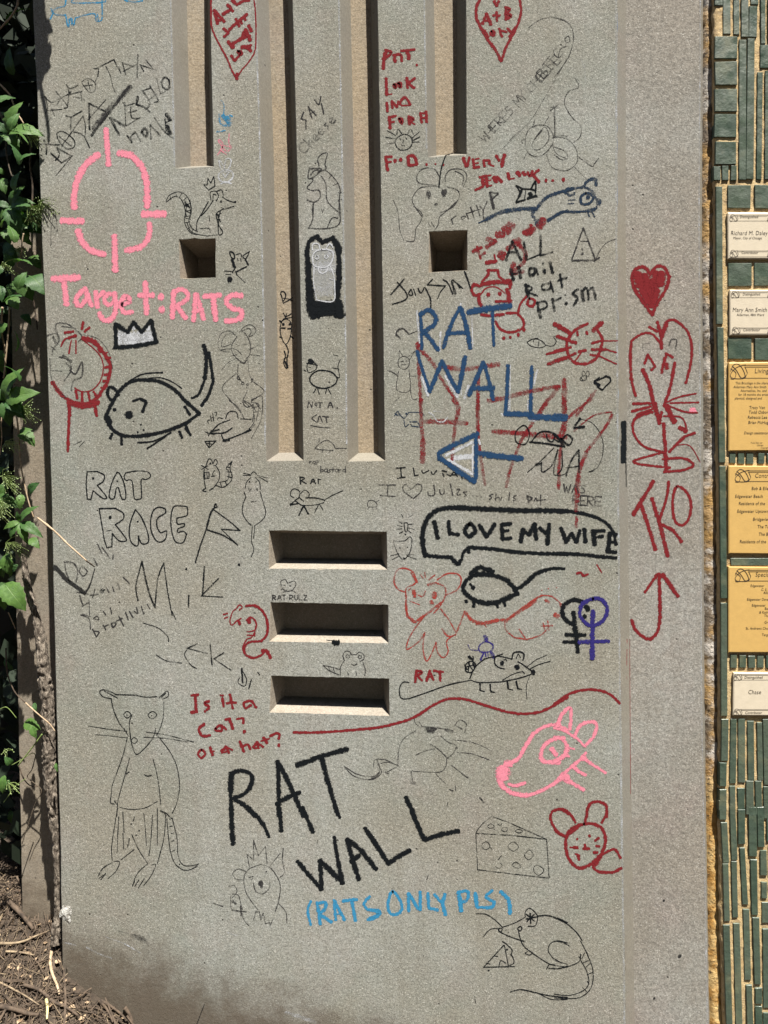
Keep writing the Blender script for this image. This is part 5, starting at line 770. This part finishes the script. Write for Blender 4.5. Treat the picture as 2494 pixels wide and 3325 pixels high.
# ------------------------------------------------------------------ ground
za = unproj(150, 2985, PD).z; zb = unproj(205, 3160, 0).z; xe = unproj(206, 3165).x
kf = (za-zb)/PD
zr = unproj(440, 3325).z; xr_ = unproj(440, 3325).x
sr_ = (zb-zr)/(xr_-xe)
def gz(x, y, fine=True):
    z = zb + kf*min(y, .12) if y > 0 else zb + kf*.75*max(y, -.10) + .22*min(0, y+.10)
    z -= sr_*min(max(0, x-xe-.0), .9) 
    z = max(z, -2.2)
    if fine:
        z += .010*mnoise.noise((x*9, y*9, 0)) + .006*mnoise.noise((x*30, y*30, 1)) + .003*mnoise.noise((x*90, y*90, 2))
    return z
k = NT('soil'); c = k.mix(k.rng(k.noise(40, 6, .7), .35, .65), (.028, .020, .014), (.085, .064, .046))
k.l(k.mix(k.rng(k.noise(300, 3, .7), .6, .72, 0, .5), c, (.20, .155, .11)), k.b.inputs['Base Color']); k.b.inputs['Roughness'].default_value = .95
k.l(k.bump(k.noise(130, 6, .75), 1.0, .006), k.b.inputs['Normal']); M['soil'] = k.m
vs, fs = [], []
xs = [-60, -20, -6, -3] + [-2.0+i*.02 for i in range(0, 116)] + [.6, 1.2, 2, 4, 9, 25, 60]
ys = [-60, -20, -8, -4, -2.4, -1.7] + [-1.1+i*.03 for i in range(0, 22)] + [-.44+i*.015 for i in range(0, 50)] + [.4, .6, 1, 2, 4, 10, 30, 60]
for yv in ys:
    for xv in xs: vs.append((xv, yv, gz(xv, yv) if abs(xv) < 5 and abs(yv) < 5 else gz(max(-3, min(4, xv)), max(-2.4, min(2, yv)), False)))
nx = len(xs)
for j in range(len(ys)-1):
    for i in range(nx-1): fs.append((j*nx+i, j*nx+i+1, (j+1)*nx+i+1, (j+1)*nx+i))
g = link('ground', mesh_from('ground', vs, fs), M['soil'], smooth=True); g['kind'] = 'structure'; g['label'] = 'dark soil heaped against the foot of the panel'

def tube(pts, radii, seg=6, rough=0.0, freq=40, caps=True):
    vs, fs = [], []
    up = Vector((0, -1, 0.01)); n = len(pts)
    for i, p in enumerate(pts):
        a, b_ = pts[max(0, i-1)], pts[min(n-1, i+1)]; t = (b_-a).normalized()
        s = t.cross(up)
        if s.length < .05: s = t.cross(Vector((1, 0, 0)))
        s.normalize(); w = s.cross(t)
        for k_ in range(seg):
            an = k_/seg*math.tau; d = s*math.cos(an) + w*math.sin(an)
            r = radii[i]
            if rough:
                q = p + d*r; q2 = Vector((q.x*freq, q.y*freq, q.z*freq*.4))
                r *= 1 + rough*(abs(mnoise.noise(q2))*1.6 - .5) + rough*.5*mnoise.noise(q2*2.7)
            vs.append(p + d*r)
    for i in range(n-1):
        for k_ in range(seg):
            fs.append((i*seg+k_, i*seg+(k_+1) % seg, (i+1)*seg+(k_+1) % seg, (i+1)*seg+k_))
    if caps: fs.append(tuple(range(seg))[::-1]); fs.append(tuple((n-1)*seg+k_ for k_ in range(seg)))
    return vs, fs
def smooth3(pts, sub=6):
    P = [pts[0]] + pts + [pts[-1]]; out = []
    for i in range(1, len(P)-2):
        for k_ in range(sub):
            t = k_/sub; a, b_, c_, d = P[i-1:i+3]
            out.append(.5*((2*b_) + (c_-a)*t + (2*a-5*b_+4*c_-d)*t*t + (3*b_-a-3*c_+d)*t*t*t))
    return out + [pts[-1]]
def stick_mat(name, c1, c2, sc=120):
    k = NT(name); k.l(k.mix(k.rng(k.noise(sc, 4, .7), .35, .65), c1, c2), k.b.inputs['Base Color']); k.b.inputs['Roughness'].default_value = .85
    k.l(k.bump(k.noise(sc*3, 4, .7), .5, .001), k.b.inputs['Normal']); return k.m
M['tan'] = stick_mat('tan_stem', (.30, .21, .13), (.46, .36, .25)); M['dark_stem'] = stick_mat('dark_stem', (.045, .035, .025), (.13, .10, .07))
M['green_stem'] = stick_mat('green_stem', (.10, .16, .035), (.20, .26, .08)); M['straw'] = stick_mat('dry_straw', (.10, .07, .045), (.36, .28, .18), 40)
M['brown'] = stick_mat('brown_twig', (.032, .022, .015), (.12, .085, .058), 60)

# ------------------------------------------------------------------ litter on the ground
random.seed(21)
def litter(name, n, rad, lmin, lmax, mat, label, lift=.004, box=(-1.75, -.15, -.55, .30)):
    vs, fs = [], []
    cnt = 0
    while cnt < n:
        x = random.uniform(box[0], box[1]); y = random.uniform(box[2], box[3])
        if y > -.012 and x > xe-.02: continue
        if y > PD-.01 and x > unproj(60, 2900, PD).x: continue
        if y < -.18 and random.random() < min(.8, (-.18-y)*3.2): continue
        cnt += 1
        L = random.uniform(lmin, lmax); a = random.uniform(0, math.tau); bend = random.uniform(-1, 1)
        r = rad*random.uniform(.5, 1.5); P = []; tilt = random.uniform(-.35, .55)
        h0 = random.uniform(0, .012)+lift*.3
        for i in range(4):
            t = i/3-.5; aa = a+bend*t
            px, py = x+math.cos(aa)*L*t, y+math.sin(aa)*L*t
            if py > -.004 and px > xe-.01: py = -.004
            P.append(Vector((px, py, max(gz(px, py, False)-.002, gz(x, y, False)+(gz(px, py, False)-gz(x, y, False))) + h0 + tilt*L*t*.6 + .004*math.sin(t*9))))
        v2, f2 = tube(P, [r, r, r*.9, r*.5], 3, 0, caps=False); o0 = len(vs); vs += v2; fs += [tuple(o0+q for q in f) for f in f2]
    o = link(name, mesh_from(name, vs, fs), mat); o['kind'] = 'stuff'; o['label'] = label; return o
litter('dry_twigs', 6500, .0009, .02, .10, M['brown'], 'brown dead twigs and stalks littering the soil')
litter('straw', 1900, .0007, .015, .075, M['straw'], 'pale dry straw and shreds littering the soil')
litter('coarse_twigs', 520, .0022, .05, .17, M['brown'], 'coarser dead twigs among the litter', .008)
vs, fs = [], []
for _ in range(2600):
    x = random.uniform(-1.7, -.2); y = random.uniform(-.5, .25)
    if y > -.01 and x > xe-.02: continue
    c0 = Vector((x, y, gz(x, y, False)+random.uniform(.001, .014))); s = random.uniform(.003, .010)
    a = Vector((random.gauss(0, 1), random.gauss(0, 1), random.gauss(0, .5))).normalized()*s; b_ = a.cross(Vector((random.gauss(0, .4), random.gauss(0, .4), 1))).normalized()*s*.55
    k0 = len(vs); vs += [c0-a, c0+b_, c0+a, c0-b_]; fs.append((k0, k0+1, k0+2, k0+3))
o = link('leaf_litter', mesh_from('litter', vs, fs), stick_mat('dry_leaf', (.12, .07, .035), (.42, .31, .20), 25)); o['kind'] = 'stuff'; o['label'] = 'crumbs of dry leaves on the soil'
def ground_stick(label, pts, r, mat):
    P = []
    for (x, y, hgt) in pts:
        # photograph position on the ground slope
        d = ROT @ Vector(((x-W0/2)/F0, -(y-H0/2)/F0, -1.0)); t = .9; best = None
        while t < 2.6:
            q = CAM + d*t
            if q.z < gz(q.x, q.y, False)+.012 or q.y > -.006 and q.x > xe-.01: break
            t += .004
        P.append(CAM + d*t + Vector((0, 0, hgt)))
    P = smooth3(P, 5); n = len(P)
    vs, fs = tube(P, [r*(1-.45*i/n) for i in range(n)], 7, .18, 90)
    o = link('stick', mesh_from('stick', vs, fs), mat, smooth=True); o['label'] = label; o['category'] = 'stick'; o['group'] = 'dead sticks lying on the soil'
def s51(*a): return [(*tp('51', x, y), .004) for x, y in a]
ground_stick('thick brown stick leaning at the foot of the concrete post', s51((70,790),(160,880),(230,960),(280,1030)), .0065, M['brown'])
ground_stick('long brown stick running down to the right in front of the panel corner', s51((200,1500),(330,1540),(450,1640),(560,1690),(660,1760)), .0042, M['brown'])
ground_stick('pale bark-stripped stick standing up beside the panel corner', s51((440,1190),(425,1300),(440,1400),(480,1500),(500,1580)), .0042, M['tan'])
ground_stick('pale stick curving across the litter near the left photo edge', s51((0,1150),(110,1150),(210,1130),(300,1090),(400,1050)), .0035, M['straw'])
ground_stick('thin straight pale stick below the curved one', s51((50,1218),(170,1225),(290,1250)), .0028, M['straw'])
ground_stick('dark stick lying on bare soil near the bottom left corner', s51((0,1680),(140,1710),(250,1745),(330,1750)), .0055, M['brown'])
ground_stick('grey stick sloping down along the foot of the panel', s51((840,1625),(920,1670),(1000,1730),(1060,1790)), .0036, M['brown'])
ground_stick('short thick stub leaning on the panel near the bottom edge', s51((1050,1690),(1090,1750),(1120,1810)), .0045, M['brown'])
ground_stick('forked grey stick hanging over the slope below the panel corner', s51((830,1630),(890,1690),(930,1760),(950,1815)), .0034, M['brown'])
ground_stick('thin pale stick on the bare soil at the left', s51((0,1480),(100,1530),(210,1590),(330,1670)), .0024, M['straw'])
ground_stick('yellow broken reed standing near the bottom left', s51((390,1620),(400,1700),(395,1790)), .0034, stick_mat('yellow_reed', (.5, .42, .2), (.66, .58, .3)))

# ------------------------------------------------------------------ climbing vine
vine = thing('climbing_vine', 'green five-leaved creeper with a thick woody stem climbing left of the panel', 'vine', tuple(unproj(170, 3050, .05)))
k = NT('vine_bark'); mp = k.n('ShaderNodeMapping'); mp.inputs['Scale'].default_value = (1, 1, .35); k.l(k.pos, mp.inputs[0])
vv = k.vor(130, mp.outputs[0]); nz = k.noise(170, 5, .7, mp.outputs[0], 1.2)
h = k.math('ADD', k.math('MULTIPLY', vv.outputs['Distance'], -.8), nz)
c = k.mix(k.rng(nz, .38, .62), (.06, .045, .033), (.34, .29, .235)); k.l(k.mix(k.rng(vv.outputs['Distance'], .5, .8, 0, .7), c, (.05, .035, .025)), k.b.inputs['Base Color'])
k.b.inputs['Roughness'].default_value = .85; k.l(k.bump(h, 1.0, .005), k.b.inputs['Normal']); M['bark'] = k.m
tr = [('31',160,1240,44),('31',200,1350,50),('31',230,1550,62),('31',285,1750,64),('41',290,60,66),('41',330,250,80),('41',358,450,98),('41',382,700,112),('41',408,900,112),('41',415,1100,116),('41',420,1300,122),('41',425,1500,116),('51',455,30,100),('51',472,150,92),('51',483,400,70),('51',488,700,62),('51',488,900,64),('51',478,1010,90),('51',480,1130,110)]
P = [unproj(*tp(t, x, y), .036) for t, x, y, w in tr]; Rr = [w/2/2.5922/1503*1.02 for *_, w in tr]
P2 = smooth3(P, 22); R2 = [lerp(Rr[min(i//22, len(Rr)-1)], Rr[min(i//22+1, len(Rr)-1)], (i % 22)/22) for i in range(len(P2))]
vs, fs = tube(P2, R2, 40, .30, 130)
link('trunk', mesh_from('trunk', vs, fs), M['bark'], vine, smooth=True, label='thick woody stem with rough grey bark')
def stem(w, dep, pts, mat='tan', name='stem', rough=.15):
    pts3 = []
    for q in pts:
        t, x, y = q[:3]; d = q[3] if len(q) > 3 else dep
        pts3.append(unproj(*tp(t, x, y), d))
    Q = smooth3(pts3, 6); r = w/2/2.5922/1503; n = len(Q)
    vs, fs = tube(Q, [r*(1.1-.35*i/n)*(1+.35*(i % 11 == 5)) for i in range(n)], 8, rough, 150)
    return link(name, mesh_from(name, vs, fs), M[mat], vine, smooth=True)
stem(17, -.027, [('31',318,990,.02),('31',410,1060,-.026),('31',490,1130,-.027),('31',570,1210,-.028),('31',650,1280,-.027),('31',728,1350,-.026)], 'tan', 'twig').__setitem__('label', 'bare tan twig reaching out over the panel')
stem(13, -.02, [('31',728,1352,-.026),('31',768,1380,-.016),('31',797,1402,-.002)], 'brown', 'twig').__setitem__('label', 'dark end of the bare twig touching the panel')
stem(14, .03, [('31',140,130),('31',160,300),('31',165,430),('31',185,600),('31',210,720),('31',240,850),('31',285,990)])
stem(11, .03, [('21',200,280),('21',185,360),('21',178,450),('21',140,555)]); stem(8, .03, [('21',140,555),('21',170,570),('21',200,592)])
stem(16, .02, [('11',150,-30),('11',148,40),('11',100,130),('11',30,210),('11',-40,280)]); stem(14, .03, [('11',-10,700),('11',50,760),('11',90,810),('11',115,880),('11',150,960),('11',200,1040)])
stem(15, .04, [('11',-20,900),('11',20,1000),('11',60,1110),('11',50,1250),('11',80,1420),('11',120,1530)], 'dark_stem')
stem(20, .06, [('11',270,1090),('11',262,1250),('11',255,1400),('11',275,1560),('11',268,1800)], 'brown')
stem(18, .05, [('21',20,900),('21',15,1100),('21',40,1250),('21',45,1370),('21',30,1500)]); stem(16, .05, [('21',80,900),('21',75,1060),('21',62,1200),('21',45,1370)])
stem(14, .05, [('21',270,780),('21',290,900),('21',305,1000),('21',315,1090)], 'brown')
stem(13, .01, [('41',215,860),('41',280,920),('41',350,980),('41',420,1040),('41',462,1100)]); stem(12, .04, [('41',50,400),('41',60,600),('41',100,720),('41',140,790),('41',215,860)], 'brown')
stem(13, .02, [('41',355,1125),('41',300,1200),('41',230,1290),('41',150,1392)], 'green_stem'); stem(7, .03, [('41',100,1385),('41',180,1340),('41',270,1285),('41',300,1300)], 'green_stem')
stem(8, .05, [('41',300,1300),('41',270,1420),('41',230,1480),('41',280,1530),('41',350,1600),('41',300,1700),('41',255,1815)], 'dark_stem'); stem(10, .06, [('51',285,0),('51',250,100),('51',210,220),('51',185,300)], 'dark_stem')
stem(7, .03, [('41',0,915),('41',60,900),('41',140,990)], 'green_stem'); stem(8, .05, [('41',70,100),('41',105,180),('41',130,240)], 'tan'); stem(10, .07, [('41',160,1390),('41',200,1500),('41',260,1560),('41',330,1560)], 'brown')
stem(6, .03, [('41',30,1700),('41',90,1620),('41',130,1560),('41',215,1500)], 'green_stem'); stem(9, .02, [('31',20,100),('31',10,200),('31',15,320),('31',0,460)], 'tan')
stem(26, -.12, [('11',120,-900,-.05),('11',300,-700,-.08),('11',420,-480,-.10),('11',440,-260,-.10)], 'brown')

k = NT('vine_leaf'); oi = k.n('ShaderNodeObjectInfo')
c = k.mix(k.rng(oi.outputs['Random'], 0, 1), (.034, .092, .026), (.092, .180, .038))
uvn = k.n('ShaderNodeUVMap'); uvn.uv_map = 'UVMap'; sx = k.n('ShaderNodeSeparateXYZ'); k.l(uvn.outputs[0], sx.inputs[0])
ab = k.math('ABSOLUTE', sx.outputs[0])
vein = k.math('FRACT', k.math('MULTIPLY', k.math('SUBTRACT', sx.outputs[1], k.math('MULTIPLY', ab, .8)), 7))
vm = k.math('MAXIMUM', k.rng(ab, .06, .02), k.math('MULTIPLY', k.rng(vein, .10, .03), .6))
c = k.mix(k.math('MULTIPLY', vm, .4), c, (.19, .27, .10)); c = k.mix(k.rng(k.noise(150, 3), .4, .7, 0, .35), c, (.02, .055, .02))
k.l(c, k.b.inputs['Base Color']); k.b.inputs['Roughness'].default_value = .5; k.b.inputs['Specular IOR Level'].default_value = .3
k.l(k.bump(k.math('SUBTRACT', k.noise(220, 3), vm), .35, .0012), k.b.inputs['Normal'])
tl = k.n('ShaderNodeBsdfTranslucent'); k.l(k.mix(1.0, c, (1.0, 1.25, .45), 'MULTIPLY'), tl.inputs[0])
ms = k.n('ShaderNodeMixShader'); ms.inputs[0].default_value = .28; k.l(k.b.outputs[0], ms.inputs[1]); k.l(tl.outputs[0], ms.inputs[2]); k.l(ms.outputs[0], k.out.inputs[0]); M['leaf'] = k.m
def leaf_mesh(variant):
    rnd = random.Random(variant); n = 11; vs, fs, uv = [], [], []
    for i in range(n+1):
        t = i/n; w = (math.sin(math.pi*min(1, t**.78*1.0))**.85)*(1-.25*t)*.5
        if i in (0, n): w = 0.0
        elif i % 2: w *= 1.10
        else: w *= .93
        zc = .10*math.sin(t*math.pi)*1.0 - .22*t*t*(.5+variant*.15)
        for s in (-1, -.5, 0, .5, 1):
            zz = zc + abs(s)*w*.38 - (abs(s)**2)*w*.30 + .02*rnd.uniform(-1, 1)
            vs.append((s*w, t, zz)); uv.append((s, t))
    for i in range(n):
        for j in range(4): fs.append((i*5+j, i*5+j+1, (i+1)*5+j+1, (i+1)*5+j))
    m = mesh_from('leaf', vs, fs); u = m.uv_layers.new(name='UVMap')
    for lp in m.loops: u.data[lp.index].uv = uv[lp.vertex_index]
    m.polygons.foreach_set('use_smooth', [True]*len(m.polygons)); m.materials.append(M['leaf']); return m
LM = [leaf_mesh(i) for i in range(4)]
def place_leaf(base, tip, width, normal, parent=vine, name='leaf'):
    yv = tip-base; L = yv.length; yv = yv/L
    zv = (normal - yv*normal.dot(yv)).normalized(); xv = yv.cross(zv)
    o = bpy.data.objects.new(name, random.choice(LM)); scene.collection.objects.link(o)
    mw = Matrix((( xv.x*width, yv.x*L, zv.x*L, base.x), (xv.y*width, yv.y*L, zv.y*L, base.y), (xv.z*width, yv.z*L, zv.z*L, base.z), (0, 0, 0, 1)))
    if parent:
        o.parent = parent; o.matrix_basis = Matrix.Translation(-parent.location) @ mw
    return o
def leaf(tile, bx, by, tx, ty, w=.5, dep=-.0, tilt=.012, nrm=None):
    b_ = unproj(*tp(tile, bx, by), dep); t_ = unproj(*tp(tile, tx, ty), dep-tilt)
    L = (t_-b_).length
    place_leaf(b_, t_, L*w*1.15, nrm or Vector((random.uniform(-.2, .45), -1, random.uniform(.35, .9))).normalized())
random.seed(3)
LV = [
# tile, base, tip, width ratio, depth
('11',75,1118,155,828,.50,.00),('11',82,1122,358,1115,.52,-.01),('11',70,1130,150,1250,.6,.01),('11',60,1120,-60,1010,.5,.01),('11',60,1125,-40,1230,.5,.02),
('11',95,1738,278,1690,.45,-.005),('11',90,1735,190,1558,.45,.0),('21',88,60,162,298,.5,.0),('11',80,1740,-60,1700,.5,.01),('21',80,60,-10,150,.5,.01),('21',95,40,180,200,.38,.02),
('21',40,250,85,358,.55,.02),('21',30,560,-60,640,.6,.02),('21',160,640,260,820,.75,.02),('21',250,640,405,775,.85,.01),('21',140,700,60,820,.7,.03),('21',90,820,148,912,.75,.0),('21',0,720,15,850,.5,.01),
('21',190,960,260,1040,.5,.04),('21',110,560,40,440,.6,.03),('21',250,480,340,560,.7,.05),('21',120,420,20,520,.6,.04),
('21',45,1688,142,1392,.48,-.01),('21',48,1690,298,1600,.50,-.02),('21',50,1700,190,1800,.48,-.015),('21',35,1690,-50,1560,.5,.0),('21',45,1700,20,1820,.5,.0),
('31',60,0,70,210,.55,.0),('31',90,0,205,150,.60,-.005),('31',175,260,290,370,.6,.04),('31',240,780,322,690,.55,.03),('31',180,790,165,915,.5,.0),('31',150,300,250,230,.5,.05),
('31',172,1022,292,876,.36,-.02),('31',175,1028,358,1146,.36,-.025),('31',172,1032,228,1205,.40,-.025),('31',168,1030,72,1162,.40,-.02),('31',165,1025,18,1078,.38,-.02),('31',168,1018,138,935,.42,-.015),
('31',250,1165,330,1235,.6,.03),('31',60,1290,80,1480,.6,.02),('31',150,1380,60,1480,.6,.03),('31',42,1540,208,1762,.60,-.01),('31',38,1545,32,1770,.5,-.01),('31',40,1535,-60,1640,.5,.0),
('41',210,1020,330,1080,.6,.03),('41',270,1060,300,1160,.55,.02),('41',100,1380,40,1320,.6,.0),('41',40,1470,10,1632,.5,-.0),('41',60,1500,65,1600,.55,.01),('41',470,1368,478,1440,.35,-.004),('41',290,860,300,940,.4,.03),
('11',30,1470,-20,1400,.7,.03),('11',10,1500,40,1620,.6,.03),('31',30,560,-30,640,.6,.04),('31',60,700,-10,800,.6,.04)]
for q in LV: leaf(*q)
# creeper leaves above the picture, whose shade falls on the corner of the panel and on the post
def caster(u, v, d, size, depth_of_surface=0.0):
    """a leaf hanging at distance d in front of the surface, above the point it shades"""
    p = unproj(u, v, depth_of_surface) + SUN*(d/-SUN.y)
    a = random.uniform(0, math.tau); dr = Vector((math.cos(a), random.uniform(-.2, .2), math.sin(a))).normalized()*size
    place_leaf(p-dr*.5, p+dr*.5, size*.62, (SUN + Vector((random.gauss(0, .25), random.gauss(0, .25), random.gauss(0, .2)))).normalized())
for (u, v) in ((112,20),(125,40),(135,75),(146,100),(118,60),(118,95),(128,120),(112,135),(112,165),(126,168),(143,165),(150,190),(130,198),(116,195),(140,215),(122,225),(118,250),(105,-30),(112,-60),(104,200)):
    caster(u, v, random.uniform(.09, .12), .036)
for _ in range(60):
    caster(random.uniform(-40, 122), random.uniform(-420, 225), random.uniform(.08, .15), .06)
for _ in range(70):
    caster(random.uniform(-120, 92), random.uniform(-250, 610), random.uniform(.26, .34), .08, PD)
for _ in range(12):
    caster(random.uniform(30, 85), random.uniform(850, 1900), random.uniform(.10, .16), .045, PD)
# leaves deeper in the shade behind and left of the post
vs_done = 0
for _ in range(90):
    v = random.uniform(-150, 2900); d = random.uniform(.02, .10) if v < 2000 else random.uniform(.28, .5)
    u = random.uniform(-160, 62) if v < 2000 else random.uniform(-160, 40)
    b_ = unproj(u, v, d); dr = Vector((random.gauss(0, 1), random.uniform(-.4, .1), random.gauss(-.5, 1))).normalized()*random.uniform(.035, .07)
    place_leaf(b_, b_+dr, dr.length*.58, Vector((random.gauss(0, .4), -1, random.gauss(.6, .4))).normalized())
for _ in range(16):
    b_ = unproj(random.uniform(48, 108), random.uniform(690, 770), random.uniform(.045, .08)); dr = Vector((random.gauss(0, .6), -.2, random.uniform(-1, .3))).normalized()*random.uniform(.03, .045)
    place_leaf(b_, b_+dr, dr.length*.6, Vector((random.gauss(0, .4), -1, random.gauss(.5, .4))).normalized())
# berry clusters
M['berry'] = plain('green_berry', (.20, .27, .09), .5)
def berries(tile, x, y, size, n=20, dep=.0):
    c0 = unproj(*tp(tile, x, y), dep); vs, fs = [], []
    s = size/2.5922/1503; root = c0 + Vector((-s*.7, .006, s*.4))
    for _ in range(n):
        p = c0 + Vector((random.gauss(0, s*.38), random.gauss(0, .008), random.gauss(0, s*.38)))
        mid_ = root.lerp(p, .55) + Vector((random.gauss(0, .002), random.gauss(0, .002), .003))
        v2, f2 = tube([root, mid_, p], [.0007, .0006, .0004], 3, caps=False); o0 = len(vs); vs += v2; fs += [tuple(o0+q for q in f) for f in f2]
        r = random.uniform(.0011, .0019); o0 = len(vs)
        vs += [p+Vector(q)*r for q in ((1,0,0),(-1,0,0),(0,1,0),(0,-1,0),(0,0,1),(0,0,-1))]
        fs += [tuple(o0+q for q in f) for f in ((0,2,4),(2,1,4),(1,3,4),(3,0,4),(2,0,5),(1,2,5),(3,1,5),(0,3,5))]
    link('berry_cluster', mesh_from('berries', vs, fs), M['berry'], vine)
for q in (('11',230,1110,110,34,-.012),('11',300,1160,90,24,-.012),('11',400,1740,130,30,-.004),('11',330,1790,110,30,.0),('21',320,110,150,46,.0),('21',300,180,120,30,.01),('21',490,120,60,10,-.004),('21',70,580,110,30,.0),
          ('31',230,120,130,44,.0),('31',110,400,120,34,.01),('31',90,680,120,34,.0),('31',110,740,110,30,.0),('31',30,900,120,34,.0),('31',30,980,100,24,.0),('31',120,1250,130,34,.0),('31',200,1320,90,20,.0),('41',110,1580,90,22,.0),('41',60,1290,50,10,.0),('21',230,1790,90,30,.0),('21',180,440,90,20,.03)):
    berries(*q)
# thicket behind the post; its near-black colour stands in for shade
random.seed(9)
vs, fs = [], []
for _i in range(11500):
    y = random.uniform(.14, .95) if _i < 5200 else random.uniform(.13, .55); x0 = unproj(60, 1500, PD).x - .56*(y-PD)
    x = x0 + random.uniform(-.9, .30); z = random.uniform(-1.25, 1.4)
    if _i >= 5200: x = x0 + random.uniform(-.30, .36); z = random.uniform(.35, 1.9)  # extra upper batch, added above the view to block sky light
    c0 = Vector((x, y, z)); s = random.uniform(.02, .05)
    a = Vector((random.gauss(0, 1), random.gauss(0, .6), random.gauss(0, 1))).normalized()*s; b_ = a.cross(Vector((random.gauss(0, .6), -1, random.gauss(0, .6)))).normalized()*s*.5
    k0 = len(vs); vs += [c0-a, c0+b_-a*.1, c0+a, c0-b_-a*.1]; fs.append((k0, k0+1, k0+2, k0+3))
o = link('thicket', mesh_from('thicket', vs, fs), plain('shade_dark_foliage', (.009, .020, .008), .8)); o['kind'] = 'stuff'; o['label'] = 'dense foliage behind the post, coloured near-black for shade'
k = NT('rear_wall_concrete'); k.l(k.mix(k.rng(k.noise(5, 5), .35, .65), (.012, .011, .009), (.02, .018, .015)), k.b.inputs['Base Color'])  # wall painted almost black in place of deep shade in the gap
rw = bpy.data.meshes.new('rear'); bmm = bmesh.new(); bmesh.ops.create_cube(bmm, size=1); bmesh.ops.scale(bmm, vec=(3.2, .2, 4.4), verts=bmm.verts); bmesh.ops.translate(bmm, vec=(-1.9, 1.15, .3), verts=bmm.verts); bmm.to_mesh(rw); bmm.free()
rwo = link('rear_wall', rw, k.m); rwo['label'] = 'wall behind the thicket at the far left, coloured near-black for shade'; rwo['category'] = 'wall'

# added row of unseen trees behind the camera, blocking sky light and shading the ground
M['crown'] = plain('added_tree_foliage', (.035, .06, .022), .6); M['tree_bark'] = plain('tree_bark', (.10, .08, .06), .9)
random.seed(33)
for i, (tx, ty, th, pos) in enumerate(((-7.2, -5.2, 9.5, 'leftmost'), (-3.6, -5.6, 10, 'second from the left'), (0.0, -5.0, 9.6, 'middle'), (3.6, -5.5, 10.2, 'second from the right'), (7.3, -5.1, 9.4, 'rightmost'))):
    t = thing('added_shade_tree', 'added unseen tree blocking sky light, %s of the row' % pos, 'tree', (tx, ty, -2.2), 'added sky-blocking trees')
    P = smooth3([Vector((tx, ty, -2.3)), Vector((tx+.1, ty, 0)), Vector((tx-.1, ty+.1, 2.5)), Vector((tx, ty, th-4))], 5)
    v_, f_ = tube(P, [.2-.12*j/len(P) for j in range(len(P))], 10, .15, 6); link('trunk', mesh_from('trunk', v_, f_), M['tree_bark'], t, smooth=True)
    vs, fs = [], []
    for _ in range(2600):
        u = Vector((random.gauss(0, 1), random.gauss(0, 1), random.gauss(0, 1))).normalized()*random.uniform(.55, 1)
        c0 = Vector((tx+u.x*2.35, ty+u.y*1.7, (th-2.2)/2 - .6 + u.z*(th/2-.7)))
        s_ = random.uniform(.12, .26); a = Vector((random.gauss(0, 1), random.gauss(0, 1), random.gauss(0, 1))).normalized()*s_
        b_ = a.cross(Vector((random.gauss(0, 1), random.gauss(0, 1), random.gauss(0, 1)))).normalized()*s_*.6
        k0 = len(vs); vs += [c0-a, c0+b_, c0+a, c0-b_]; fs.append((k0, k0+1, k0+2, k0+3))
    link('crown', mesh_from('crown', vs, fs), M['crown'], t)
